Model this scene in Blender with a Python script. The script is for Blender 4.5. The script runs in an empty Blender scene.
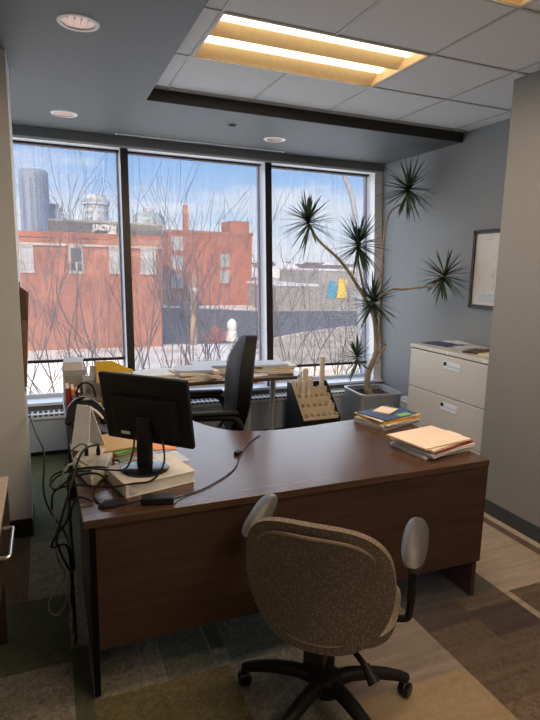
import bpy, bmesh, math, random
from mathutils import Vector, Matrix, noise
random.seed(7)
R = math.radians
S = bpy.context.scene
COL = S.collection

# ------------------------------------------------------------------ camera
cd = bpy.data.cameras.new('camera'); cam = bpy.data.objects.new('camera', cd); COL.objects.link(cam)
cd.sensor_fit = 'VERTICAL'; cd.sensor_height = 24.0; cd.lens = 541 / 720 * 24.0
cd.clip_start = 0.05; cd.clip_end = 2000
right = Vector((0.925, -0.379, 0.021)); fwd = Vector((0.377, 0.911, -0.170)).normalized()
right = (right - right.dot(fwd) * fwd).normalized(); up = right.cross(fwd)
m = Matrix((right, up, -fwd)).transposed().to_4x4(); m.translation = Vector((0, 0, 1.66))
cam.matrix_world = m
S.camera = cam

# ------------------------------------------------------------------ look
S.view_settings.view_transform = 'Standard'; S.view_settings.look = 'None'
S.view_settings.exposure = 0.38; S.view_settings.gamma = 1.0; S.view_settings.use_curve_mapping = False
S.cycles.use_denoising = True
S.cycles.max_bounces = 10; S.cycles.transparent_max_bounces = 24; S.cycles.diffuse_bounces = 5
S.cycles.sample_clamp_indirect = 6.0

# ------------------------------------------------------------------ world: blue winter sky with thin cloud
SKY_STRENGTH = 2.25
W = bpy.data.worlds.new('winter_sky'); S.world = W; W.use_nodes = True
nt = W.node_tree; nt.nodes.clear()
def nn(tree, t, **k):
    n = tree.nodes.new(t)
    for a, b in k.items(): setattr(n, a, b)
    return n
def ramp(tree, stops, src, interp='LINEAR'):
    r = nn(tree, 'ShaderNodeValToRGB'); r.color_ramp.interpolation = interp
    e = r.color_ramp.elements
    while len(e) < len(stops): e.new(0.5)
    for i, (p, c) in enumerate(stops): e[i].position = p; e[i].color = (*c, 1) if len(c) == 3 else c
    tree.links.new(src, r.inputs[0]); return r
tc = nn(nt, 'ShaderNodeTexCoord'); sp = nn(nt, 'ShaderNodeSeparateXYZ'); nt.links.new(tc.outputs['Generated'], sp.inputs[0])
g = ramp(nt, [(0.0, (.60, .66, .72)), (.06, (.56, .68, .82)), (.16, (.26, .47, .82)), (.45, (.12, .30, .68)), (1.0, (.08, .2, .5))], sp.outputs['Z'])
mp = nn(nt, 'ShaderNodeMapping'); mp.inputs['Scale'].default_value = (2.2, 2.2, 11); nt.links.new(tc.outputs['Generated'], mp.inputs[0])
nz = nn(nt, 'ShaderNodeTexNoise'); nz.inputs['Scale'].default_value = 1.6; nz.inputs['Detail'].default_value = 6; nz.inputs['Roughness'].default_value = .55
nt.links.new(mp.outputs[0], nz.inputs['Vector'])
cr = ramp(nt, [(.44, (0, 0, 0)), (.68, (1, 1, 1))], nz.outputs['Fac'])
mx = nn(nt, 'ShaderNodeMixRGB'); nt.links.new(cr.outputs[0], mx.inputs[0]); nt.links.new(g.outputs[0], mx.inputs[1]); mx.inputs[2].default_value = (.72, .76, .82, 1)
bg = nn(nt, 'ShaderNodeBackground'); bg.inputs['Strength'].default_value = SKY_STRENGTH; nt.links.new(mx.outputs[0], bg.inputs[0])
ow = nn(nt, 'ShaderNodeOutputWorld'); nt.links.new(bg.outputs[0], ow.inputs[0])

# ------------------------------------------------------------------ sun, low, behind the camera to the left (never enters the room)
sd = bpy.data.lights.new('sun', 'SUN'); sun = bpy.data.objects.new('sun', sd); COL.objects.link(sun)
sd.energy = 8.6; sd.color = (1.0, .82, .62); sd.angle = R(.6)
sun.rotation_euler = Vector((.45, .78, -.50)).to_track_quat('-Z', 'Y').to_euler(); sun.location = (0, -10, 20)
LAMP_W = 15.5        # watts of each troffer's tubes
DAY_FILL_W = 9.5         # fill lamp added inside each window bay to boost the daylight indoors
for x0, x1 in ((-.93, .662), (.732, 2.05), (2.115, 3.322)):
    l = bpy.data.lights.new('window_daylight', 'AREA'); l.shape = 'RECTANGLE'; l.size = x1 - x0 - .06; l.size_y = 2.1; l.energy = DAY_FILL_W; l.color = (.86, .94, 1.0)
    o = bpy.data.objects.new('window_daylight', l); COL.objects.link(o); o.location = ((x0 + x1) / 2, 5.0 + .083 * 1.1 + .125, 1.55); o.rotation_euler = (R(-90) - math.atan(.083), 0, 0)

# ================================================================== materials
def lin(*c): return tuple(((v / 255) / 12.92 if v / 255 <= .04045 else ((v / 255 + .055) / 1.055) ** 2.4) for v in c)
def base(name, color, rough=.6, metal=0.0, spec=.5):
    mt = bpy.data.materials.new(name); mt.use_nodes = True
    b = mt.node_tree.nodes['Principled BSDF']
    b.inputs['Base Color'].default_value = (*color, 1); b.inputs['Roughness'].default_value = rough
    b.inputs['Metallic'].default_value = metal; b.inputs['Specular IOR Level'].default_value = spec
    return mt, mt.node_tree, b
def noisy(name, c1, c2, scale=20, rough=.6, metal=0.0, stretch=(1, 1, 1), bump=0.0, detail=4, spec=.5, lo=.35, hi=.65, coord='Object'):
    mt, t, b = base(name, c1, rough, metal, spec)
    tc = nn(t, 'ShaderNodeTexCoord'); mp = nn(t, 'ShaderNodeMapping'); mp.inputs['Scale'].default_value = stretch
    t.links.new(tc.outputs[coord], mp.inputs[0])
    n = nn(t, 'ShaderNodeTexNoise'); n.inputs['Scale'].default_value = scale; n.inputs['Detail'].default_value = detail
    t.links.new(mp.outputs[0], n.inputs['Vector'])
    r = ramp(t, [(lo, c1), (hi, c2)], n.outputs['Fac']); t.links.new(r.outputs[0], b.inputs['Base Color'])
    if bump:
        bp = nn(t, 'ShaderNodeBump'); bp.inputs['Strength'].default_value = bump; bp.inputs['Distance'].default_value = .004
        t.links.new(n.outputs['Fac'], bp.inputs['Height']); t.links.new(bp.outputs[0], b.inputs['Normal'])
    return mt
def plain(name, c, rough=.6, metal=0.0, spec=.5): return noisy(name, c, tuple(min(1, v * 1.08) for v in c), 35, rough, metal, spec=spec)
M = {}
M['wall_grey'] = noisy('grey_wall_paint', (.215, .226, .234), (.226, .236, .244), 60, .62, bump=.05)
M['pillar_grey'] = noisy('pillar_paint', (.205, .205, .200), (.215, .215, .208), 60, .6, bump=.05)
M['pale_wall'] = noisy('pale_wall_paint', (.57, .59, .61), (.59, .61, .63), 60, .65, bump=.05)
M['soffit'] = noisy('soffit_paint', (.078, .079, .076), (.084, .085, .081), 50, .6, bump=.04)
M['bulkhead'] = plain('bulkhead_dark_paint', (.022, .022, .022), .6)
M['tile'] = noisy('ceiling_tile', (.62, .62, .62), (.68, .68, .68), 220, .85, bump=.2, detail=2)
M['tbar'] = plain('ceiling_tee_bar', (.40, .39, .38), .5)
M['baseboard'] = plain('rubber_baseboard', (.035, .045, .050), .45)
M['black_base'] = plain('black_baseboard', (.012, .011, .011), .4)
M['frame'] = plain('window_frame_aluminium', (.60, .61, .63), .4, .1)
M['bronze'] = plain('dark_bronze_frame', (.03, .026, .024), .4, .4)
M['white_trim'] = plain('white_trim', (.78, .78, .77), .5)
M['sill'] = plain('window_sill_paint', (.70, .73, .77), .4)
M['heater'] = plain('heater_enamel', (.42, .45, .48), .35)
M['slot'] = plain('slot_dark', (.02, .025, .035), .6)
M['walnut'] = None
def wood(name, c1, c2, rough, sx=(1.2, 14, 14)):
    mt, t, b = base(name, c1, rough)
    tc = nn(t, 'ShaderNodeTexCoord'); mp = nn(t, 'ShaderNodeMapping'); mp.inputs['Scale'].default_value = sx
    t.links.new(tc.outputs['Object'], mp.inputs[0])
    n = nn(t, 'ShaderNodeTexNoise'); n.inputs['Scale'].default_value = 2.2; n.inputs['Detail'].default_value = 8; n.inputs['Roughness'].default_value = .6; n.inputs['Distortion'].default_value = .4
    t.links.new(mp.outputs[0], n.inputs['Vector'])
    r = ramp(t, [(.3, c1), (.7, c2)], n.outputs['Fac']); t.links.new(r.outputs[0], b.inputs['Base Color'])
    return mt
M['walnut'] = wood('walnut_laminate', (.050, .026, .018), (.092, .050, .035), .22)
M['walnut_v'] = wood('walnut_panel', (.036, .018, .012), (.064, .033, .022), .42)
M['black_edge'] = plain('black_edge', (.004, .004, .004), .7, spec=.1)
M['black_plastic'] = noisy('black_plastic', (.007, .007, .008), (.010, .010, .011), 200, .5, bump=.08, spec=.25)
M['black_gloss'] = plain('black_gloss', (.008, .008, .010), .16)
M['black_leather'] = noisy('black_leather', (.005, .005, .006), (.009, .009, .010), 160, .6, bump=.15, spec=.12)
M['chrome'] = plain('brushed_chrome', (.72, .70, .66), .28, 1.0)
M['steel'] = plain('painted_steel_tube', (.50, .50, .52), .35, .8)
M['cab'] = noisy('putty_steel', (.56, .54, .50), (.58, .56, .52), 80, .33, .1)
M['cab_gap'] = plain('cabinet_gap', (.02, .02, .02), .6)
M['label_white'] = plain('label_card', (.66, .72, .80), .5)
M['paper'] = noisy('white_paper', (.66, .65, .64), (.72, .71, .70), 14, .8)
M['paper_blue'] = plain('bluish_paper', (.50, .55, .64), .75)
M['cream'] = plain('cream_folder', (.72, .62, .49), .7)
M['pink'] = noisy('salmon_cream_folder', (.74, .58, .48), (.77, .62, .52), 9, .7)
M['book_cover'] = plain('pale_book_cover', (.60, .56, .48), .6)
M['kraft'] = plain('kraft_card', (.46, .30, .14), .7)
M['yellow'] = plain('yellow_card', (.80, .52, .05), .6)
M['orange'] = plain('orange_card', (.75, .25, .03), .6)
M['red'] = plain('red_card', (.30, .035, .03), .6)
M['green'] = plain('green_card', (.16, .42, .14), .6)
M['teal'] = plain('teal_card', (.12, .32, .28), .6)
M['blue'] = plain('blue_print', (.04, .08, .20), .5)
M['navy'] = plain('navy_print', (.03, .04, .11), .4)
M['brown_card'] = plain('brown_card', (.09, .05, .03), .6)
M['taupe_card'] = plain('taupe_card', (.28, .24, .20), .7)
M['grey_card'] = plain('grey_card', (.30, .31, .33), .7)
M['white_plastic'] = plain('white_plastic', (.74, .75, .78), .4)
M['beige_plastic'] = plain('beige_plastic', (.50, .46, .39), .45)
M['grey_pad'] = plain('grey_arm_pad', (.045, .043, .041), .42, spec=.3)
M['cable_green'] = plain('pale_cable', (.22, .28, .22), .5)
M['mdf'] = plain('cream_slot_board', (.60, .50, .36), .7)
M['roll'] = plain('rolled_drawing_paper', (.66, .58, .46), .7)
M['planter'] = plain('grey_planter', (.30, .32, .35), .4)
M['soil'] = noisy('potting_soil', (.030, .018, .010), (.10, .06, .035), 90, .95, bump=.6)
M['bark'] = noisy('pale_bark', (.26, .19, .13), (.44, .34, .24), 30, .8, stretch=(1, 1, .4), bump=.3)
M['leaf'] = noisy('spiky_leaf', (.020, .040, .016), (.060, .095, .038), 14, .5)
M['brown_wood'] = wood('brown_wood_pocket', (.13, .07, .04), (.24, .14, .08), .5, (10, 10, 1))
M['pale_wood'] = wood('pale_wood_top', (.36, .30, .23), (.46, .39, .31), .5)
M['dark_wood'] = wood('dark_drawer_wood', (.03, .016, .010), (.05, .028, .018), .5)
M['copper'] = plain('downlight_reflector', (.50, .30, .22), .3, .6)
M['reflector'] = plain('troffer_reflector', (.84, .66, .44), .5)
# upholstery with small leaf figure
def upholstery():
    mt, t, b = base('taupe_leaf_fabric', (.15, .11, .08), .9, spec=.2)
    tc = nn(t, 'ShaderNodeTexCoord'); mp = nn(t, 'ShaderNodeMapping'); mp.inputs['Scale'].default_value = (1, 1, .62); t.links.new(tc.outputs['Object'], mp.inputs[0])
    v = nn(t, 'ShaderNodeTexVoronoi'); v.inputs['Scale'].default_value = 120; t.links.new(mp.outputs[0], v.inputs['Vector'])
    r = ramp(t, [(.20, (.225, .180, .142)), (.48, (.132, .104, .080))], v.outputs['Distance']); t.links.new(r.outputs[0], b.inputs['Base Color'])
    n = nn(t, 'ShaderNodeTexNoise'); n.inputs['Scale'].default_value = 500; t.links.new(tc.outputs['Object'], n.inputs['Vector'])
    bp = nn(t, 'ShaderNodeBump'); bp.inputs['Strength'].default_value = .25; bp.inputs['Distance'].default_value = .002
    t.links.new(n.outputs['Fac'], bp.inputs['Height']); t.links.new(bp.outputs[0], b.inputs['Normal'])
    return mt
M['taupe'] = upholstery()
M['taupe_plain'] = noisy('taupe_welt_fabric', (.20, .15, .11), (.25, .19, .14), 300, .9, spec=.2)
# carpet tiles
def carpet(name, c1, c2, stripes=0.0, ang=0.0):
    mt, t, b = base(name, c1, .95, spec=.1)
    tc = nn(t, 'ShaderNodeTexCoord')
    n = nn(t, 'ShaderNodeTexNoise'); n.inputs['Scale'].default_value = 34; n.inputs['Detail'].default_value = 5; n.inputs['Distortion'].default_value = 1.6
    t.links.new(tc.outputs['Object'], n.inputs['Vector'])
    fac = n.outputs['Fac']
    if stripes:
        mp = nn(t, 'ShaderNodeMapping'); mp.inputs['Scale'].default_value = (1.2, 13, 1); mp.inputs['Rotation'].default_value = (0, 0, ang); t.links.new(tc.outputs['Object'], mp.inputs[0])
        w = nn(t, 'ShaderNodeTexNoise'); w.inputs['Scale'].default_value = 1.7; w.inputs['Detail'].default_value = 3; t.links.new(mp.outputs[0], w.inputs['Vector'])
        x = nn(t, 'ShaderNodeMixRGB'); x.inputs[0].default_value = stripes
        t.links.new(n.outputs['Fac'], x.inputs[1]); t.links.new(w.outputs['Fac'], x.inputs[2]); fac = x.outputs[0]
    r = ramp(t, [(.34, c1), (.66, c2)], fac)
    f = nn(t, 'ShaderNodeTexNoise'); f.inputs['Scale'].default_value = 420; f.inputs['Detail'].default_value = 2; t.links.new(tc.outputs['Object'], f.inputs['Vector'])
    fr = ramp(t, [(.3, (.55, .55, .55)), (.7, (1.3, 1.3, 1.3))], f.outputs['Fac'])
    mu = nn(t, 'ShaderNodeMixRGB'); mu.blend_type = 'MULTIPLY'; mu.inputs[0].default_value = .8
    t.links.new(r.outputs[0], mu.inputs[1]); t.links.new(fr.outputs[0], mu.inputs[2]); t.links.new(mu.outputs[0], b.inputs['Base Color'])
    bp = nn(t, 'ShaderNodeBump'); bp.inputs['Strength'].default_value = .5; bp.inputs['Distance'].default_value = .004
    t.links.new(f.outputs['Fac'], bp.inputs['Height']); t.links.new(bp.outputs[0], b.inputs['Normal'])
    return mt
CARP = {
 'greybrown': carpet('carpet_grey_brown', (.125, .115, .088), (.260, .235, .185)),
 'dkgreen': carpet('carpet_dark_green', (.066, .070, .046), (.095, .100, .066)),
 'green': carpet('carpet_green', (.095, .105, .065), (.155, .165, .105)),
 'greygreen': carpet('carpet_grey_green', (.085, .090, .070), (.160, .162, .130)),
 'olive': carpet('carpet_olive', (.100, .084, .040), (.170, .142, .072)),
 'brown': carpet('carpet_brown', (0.093, 0.067, 0.048), (0.160, 0.119, 0.087)),
 'dkbrown': carpet('carpet_dark_brown', (.070, .050, .038), (.130, .096, .072), .45),
 'purple': carpet('carpet_purple_brown', (.052, .040, .036), (.084, .064, .056), .6),
 'slate': carpet('carpet_slate', (.060, .056, .054), (.110, .100, .092), .5),
 'mauve': carpet('carpet_mauve_beige', (.165, .132, .112), (.275, .222, .188), .75),
 'beige': carpet('carpet_beige', (.230, .170, .110), (.300, .225, .150), .4),
 'light': carpet('carpet_light_stripe', (.230, .185, .148), (.340, .275, .220), .75),
 'seam': carpet('carpet_seam', (.20, .19, .15), (.26, .25, .20)),
 'pale': carpet('carpet_pale_border', (.300, .240, .190), (.380, .310, .250)),
}
# roller shade: open weave, most light passes through
def shade_mat():
    mt = bpy.data.materials.new('screen_shade_mesh'); mt.use_nodes = True; t = mt.node_tree; t.nodes.clear()
    o = nn(t, 'ShaderNodeOutputMaterial'); mixs = nn(t, 'ShaderNodeMixShader')
    tr = nn(t, 'ShaderNodeBsdfTransparent'); tr.inputs[0].default_value = (.76, .75, .74, 1)
    tl = nn(t, 'ShaderNodeBsdfTranslucent'); tl.inputs[0].default_value = (.46, .45, .44, 1)
    tc = nn(t, 'ShaderNodeTexCoord'); mp = nn(t, 'ShaderNodeMapping'); mp.inputs['Scale'].default_value = (60, 1, 1.2); t.links.new(tc.outputs['Object'], mp.inputs[0])
    n = nn(t, 'ShaderNodeTexNoise'); n.inputs['Scale'].default_value = 1.5; n.inputs['Detail'].default_value = 3; t.links.new(mp.outputs[0], n.inputs['Vector'])
    r = ramp(t, [(.35, (.17, .17, .17)), (.65, (.24, .24, .24))], n.outputs['Fac'])
    t.links.new(r.outputs[0], mixs.inputs[0]); t.links.new(tr.outputs[0], mixs.inputs[1]); t.links.new(tl.outputs[0], mixs.inputs[2]); t.links.new(mixs.outputs[0], o.inputs[0])
    return mt
M['shade'] = shade_mat()
def glass_mat():
    mt = bpy.data.materials.new('window_glass'); mt.use_nodes = True; t = mt.node_tree; t.nodes.clear()
    o = nn(t, 'ShaderNodeOutputMaterial'); mixs = nn(t, 'ShaderNodeMixShader'); mixs.inputs[0].default_value = .05
    tr = nn(t, 'ShaderNodeBsdfTransparent'); tr.inputs[0].default_value = (.96, .97, .98, 1)
    gl = nn(t, 'ShaderNodeBsdfGlossy'); gl.inputs['Roughness'].default_value = .02
    t.links.new(tr.outputs[0], mixs.inputs[1]); t.links.new(gl.outputs[0], mixs.inputs[2]); t.links.new(mixs.outputs[0], o.inputs[0])
    return mt
M['glass'] = glass_mat()
def emis(name, c, s):
    mt = bpy.data.materials.new(name); mt.use_nodes = True; t = mt.node_tree; t.nodes.clear()
    o = nn(t, 'ShaderNodeOutputMaterial'); e = nn(t, 'ShaderNodeEmission'); e.inputs[0].default_value = (*c, 1); e.inputs[1].default_value = s
    t.links.new(e.outputs[0], o.inputs[0]); return mt
M['tube'] = emis('fluorescent_tube', (1.0, .79, .44), 2.8)
# outdoors
def brick(name, c1, c2, mortar, sc):
    mt, t, b = base(name, c1, .9)
    tc = nn(t, 'ShaderNodeTexCoord'); mp = nn(t, 'ShaderNodeMapping'); mp.inputs['Rotation'].default_value = (R(90), 0, 0); t.links.new(tc.outputs['Object'], mp.inputs[0])
    k = nn(t, 'ShaderNodeTexBrick'); k.inputs['Scale'].default_value = sc; k.inputs['Color1'].default_value = (*c1, 1); k.inputs['Color2'].default_value = (*c2, 1); k.inputs['Mortar'].default_value = (*mortar, 1)
    k.inputs['Mortar Size'].default_value = .012; t.links.new(mp.outputs[0], k.inputs['Vector'])
    n = nn(t, 'ShaderNodeTexNoise'); n.inputs['Scale'].default_value = .7; n.inputs['Detail'].default_value = 6; t.links.new(tc.outputs['Object'], n.inputs['Vector'])
    r = ramp(t, [(.3, (.75, .72, .70)), (.7, (1.2, 1.2, 1.2))], n.outputs['Fac'])
    x = nn(t, 'ShaderNodeMixRGB'); x.blend_type = 'MULTIPLY'; x.inputs[0].default_value = 1; t.links.new(k.outputs[0], x.inputs[1]); t.links.new(r.outputs[0], x.inputs[2]); t.links.new(x.outputs[0], b.inputs['Base Color'])
    return mt
M['brick'] = brick('red_brick', (.42, .150, .070), (.35, .120, .056), (.40, .26, .18), 2.0)
M['brick2'] = brick('orange_red_brick', (.45, .135, .050), (.38, .112, .043), (.38, .20, .12), 2.0)
M['stone'] = plain('pale_stone', (.50, .44, .38), .9)
M['pane_dark'] = plain('far_window_glass', (.10, .12, .14), .15)
M['blind_white'] = plain('far_window_blind', (.42, .44, .46), .8)
M['far_grey'] = plain('grey_rendered_wall', (.30, .29, .26), .9)
M['letter'] = plain('white_sign_letters', (.80, .80, .78), .7)
def tower_mat(name, wall, glass, sx, sz):
    mt, t, b = base(name, wall, .6)
    tc = nn(t, 'ShaderNodeTexCoord'); s = nn(t, 'ShaderNodeSeparateXYZ'); t.links.new(tc.outputs['Object'], s.inputs[0])
    outs = []
    ad = nn(t, 'ShaderNodeMath', operation='ADD'); t.links.new(s.outputs['X'], ad.inputs[0]); t.links.new(s.outputs['Y'], ad.inputs[1])
    for src, q in ((ad.outputs[0], sx), (s.outputs['Z'], sz)):
        d = nn(t, 'ShaderNodeMath', operation='DIVIDE'); d.inputs[1].default_value = q; t.links.new(src, d.inputs[0])
        f = nn(t, 'ShaderNodeMath', operation='FRACT'); t.links.new(d.outputs[0], f.inputs[0])
        c = nn(t, 'ShaderNodeMath', operation='GREATER_THAN'); c.inputs[1].default_value = .42; t.links.new(f.outputs[0], c.inputs[0]); outs.append(c)
    mu = nn(t, 'ShaderNodeMath', operation='MULTIPLY'); t.links.new(outs[0].outputs[0], mu.inputs[0]); t.links.new(outs[1].outputs[0], mu.inputs[1])
    x = nn(t, 'ShaderNodeMixRGB'); t.links.new(mu.outputs[0], x.inputs[0]); x.inputs[1].default_value = (*wall, 1); x.inputs[2].default_value = (*glass, 1); t.links.new(x.outputs[0], b.inputs['Base Color'])
    return mt
M['tower_blue'] = tower_mat('blue_tower_cladding', (.24, .29, .38), (.15, .19, .27), 3.2, 60)
M['tower_white'] = tower_mat('white_tower_cladding', (.52, .55, .58), (.30, .36, .42), 4.0, 3.2)
M['tower_green'] = tower_mat('pale_green_tower_cladding', (.42, .50, .54), (.28, .36, .40), 4.5, 3.2)
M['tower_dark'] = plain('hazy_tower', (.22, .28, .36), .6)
M['snow'] = noisy('snow_and_dry_grass', (.82, .80, .77), (.58, .50, .40), .35, .9, detail=8, lo=.50, hi=.62)
M['road'] = noisy('asphalt', (.075, .075, .085), (.12, .12, .13), .6, .85, detail=8)
M['grass'] = noisy('dry_grass', (.40, .32, .22), (.66, .56, .42), .5, .95, detail=8)
M['branch'] = noisy('bare_twig_bark', (.055, .040, .030), (.11, .08, .06), 8, .9)
M['utility'] = noisy('weathered_timber', (.30, .19, .11), (.40, .27, .17), 6, .85)
M['lamp_pole'] = plain('galvanised_pole', (.40, .42, .44), .5, .3)
M['red_twig'] = noisy('red_orange_twigs', (.45, .05, .03), (.7, .25, .05), 3, .9)
M['sign_wall'] = plain('brown_grey_wall', (.13, .125, .11), .9)
M['mural_blue'] = plain('mural_blue', (.05, .30, .45), .8)
M['mural_yellow'] = plain('mural_yellow', (.80, .55, .02), .8)
M['house_a'] = plain('pale_house_wall', (.44, .40, .36), .9); M['house_b'] = plain('tan_house_wall', (.32, .22, .16), .9)
M['house_c'] = plain('grey_house_wall', (.34, .33, .30), .9); M['roof_dark'] = plain('dark_roof', (.16, .12, .10), .9); M['roof_snow'] = plain('snowy_roof', (.72, .72, .74), .9)
M['far_trees'] = noisy('far_bare_trees', (.16, .12, .10), (.26, .20, .16), .25, .95)
M['car_white'] = plain('white_car_paint', (.70, .70, .72), .3); M['car_dark'] = plain('dark_car_paint', (.05, .05, .06), .3)

# ================================================================== mesh builder
class MB:
    def __init__(s): s.bm = bmesh.new()
    def box(s, x0, x1, y0, y1, z0, z1, bev=0.0, seg=2, mat=None):
        r = bmesh.ops.create_cube(s.bm, size=1.0); vs = r['verts']
        for v in vs: v.co = Vector((x0 + (v.co.x + .5) * (x1 - x0), y0 + (v.co.y + .5) * (y1 - y0), z0 + (v.co.z + .5) * (z1 - z0)))
        if bev:
            es = list({e for v in vs for e in v.link_edges})
            rr = bmesh.ops.bevel(s.bm, geom=es, offset=bev, segments=seg, affect='EDGES', profile=.5)
            vs = list({v for f in rr['faces'] for v in f.verts} | {v for v in vs if v.is_valid})
        if mat is not None:
            for v in vs: v.co = mat @ v.co
        return s
    def prism(s, pts, z0, z1, bev=0.0, mat=None):
        a = [s.bm.verts.new((x, y, z0)) for x, y in pts]; b = [s.bm.verts.new((x, y, z1)) for x, y in pts]
        n = len(pts); fs = [s.bm.faces.new(b), s.bm.faces.new(a[::-1])]
        for i in range(n): fs.append(s.bm.faces.new((a[i], a[(i + 1) % n], b[(i + 1) % n], b[i])))
        vs = a + b
        if bev:
            es = list({e for f in fs for e in f.edges})
            rr = bmesh.ops.bevel(s.bm, geom=es, offset=bev, segments=2, affect='EDGES', profile=.5)
            vs = list({v for f in rr['faces'] for v in f.verts} | {v for v in vs if v.is_valid})
        if mat is not None:
            for v in vs: v.co = mat @ v.co
        bmesh.ops.recalc_face_normals(s.bm, faces=s.bm.faces)
        return s
    def tube(s, pts, r, n=8, caps=True):
        pts = [Vector(p) for p in pts]; rs = r if isinstance(r, (list, tuple)) else [r] * len(pts)
        prev = None; rings = []; nrm = None
        for i, p in enumerate(pts):
            t = (pts[min(i + 1, len(pts) - 1)] - pts[max(i - 1, 0)])
            t = t.normalized() if t.length > 1e-9 else Vector((0, 0, 1))
            if nrm is None: nrm = t.orthogonal().normalized()
            else:
                nrm = nrm - nrm.dot(t) * t
                nrm = nrm.normalized() if nrm.length > 1e-6 else t.orthogonal().normalized()
            bn = t.cross(nrm)
            rings.append([s.bm.verts.new(p + rs[i] * (math.cos(2 * math.pi * k / n) * nrm + math.sin(2 * math.pi * k / n) * bn)) for k in range(n)])
        for a, b in zip(rings, rings[1:]):
            for k in range(n): s.bm.faces.new((a[k], a[(k + 1) % n], b[(k + 1) % n], b[k]))
        if caps: s.bm.faces.new(rings[0][::-1]); s.bm.faces.new(rings[-1])
        return s
    def lathe(s, prof, n=24, c=(0, 0, 0), mat=None):
        rings = []; new = []
        for r, z in prof:
            if r < 1e-5: v = s.bm.verts.new((c[0], c[1], c[2] + z)); rings.append([v]); new.append(v)
            else:
                q = [s.bm.verts.new((c[0] + r * math.cos(2 * math.pi * k / n), c[1] + r * math.sin(2 * math.pi * k / n), c[2] + z)) for k in range(n)]
                rings.append(q); new += q
        for a, b in zip(rings, rings[1:]):
            for k in range(n):
                f = [a[k % len(a)], a[(k + 1) % len(a)], b[(k + 1) % len(b)], b[k % len(b)]]
                u = []
                for v in f:
                    if v not in u: u.append(v)
                if len(u) > 2:
                    try: s.bm.faces.new(u)
                    except ValueError: pass
        if mat is not None:
            for v in new: v.co = mat @ v.co
        return s
    def poly(s, pts, thick=0.0):
        f = s.bm.faces.new([s.bm.verts.new(p) for p in pts])
        if thick:
            f.normal_update(); n = f.normal.copy()
            r = bmesh.ops.extrude_face_region(s.bm, geom=[f])
            for v in r['geom']:
                if isinstance(v, bmesh.types.BMVert): v.co += n * thick
        return s
    def grid(s, fn, nu, nv, thick=None):
        vs = [[s.bm.verts.new(fn(i / nu, j / nv)) for j in range(nv + 1)] for i in range(nu + 1)]
        for i in range(nu):
            for j in range(nv): s.bm.faces.new((vs[i][j], vs[i + 1][j], vs[i + 1][j + 1], vs[i][j + 1]))
        return s
    def warp(s, fn):
        for v in s.bm.verts: v.co = fn(v.co)
        return s
    def build(s, name, mat, parent=None, smooth=False):
        bmesh.ops.recalc_face_normals(s.bm, faces=s.bm.faces)
        me = bpy.data.meshes.new(name); s.bm.to_mesh(me); s.bm.free()
        mats = mat if isinstance(mat, list) else [mat]
        for q in mats: me.materials.append(q)
        if smooth:
            for p in me.polygons: p.use_smooth = True
            if hasattr(me, 'set_sharp_from_angle'): me.set_sharp_from_angle(angle=R(42))
        o = bpy.data.objects.new(name, me); COL.objects.link(o)
        if parent: o.parent = parent
        return o
def tag(o, label, cat, group=None, kind=None):
    o['label'] = label; o['category'] = cat
    if group: o['group'] = group
    if kind: o['kind'] = kind
    return o
def thing(name, label, cat, loc=(0, 0, 0), rz=0.0, group=None):
    o = bpy.data.objects.new(name, None); COL.objects.link(o); o.empty_display_size = .05
    o.location = loc; o.rotation_euler = (0, 0, rz); return tag(o, label, cat, group)
def struct(o): o['kind'] = 'structure'; return o
def kids(o): return [c for c in bpy.data.objects if c.parent is o]
def copy_tree(o, parent=None):
    c = o.copy(); COL.objects.link(c); c.parent = parent
    for ch in kids(o): copy_tree(ch, c)
    return c
def spline(pts, n=8):
    P = [Vector(p) for p in pts]; out = []
    for i in range(len(P) - 1):
        a, b, c, d = P[max(i - 1, 0)], P[i], P[i + 1], P[min(i + 2, len(P) - 1)]
        for k in range(n):
            t = k / n
            out.append(.5 * ((2 * b) + (c - a) * t + (2 * a - 5 * b + 4 * c - d) * t * t + (3 * b - a - 3 * c + d) * t ** 3))
    out.append(P[-1]); return out
def sub(o, lv=2):
    md = o.modifiers.new('subdivision', 'SUBSURF'); md.levels = lv; md.render_levels = lv; return o

# ================================================================== the room
XR, XP, YP = 3.42, 2.77, 2.795          # right wall, nearer right wall, its end
ZS, ZC, YB, XB = 2.765, 2.844, 3.985, .692
XL, YK = -.95, -2.6
wy = lambda z: 5.0 + .083 * (z - .45)  # leaning window wall, inner face

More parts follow.
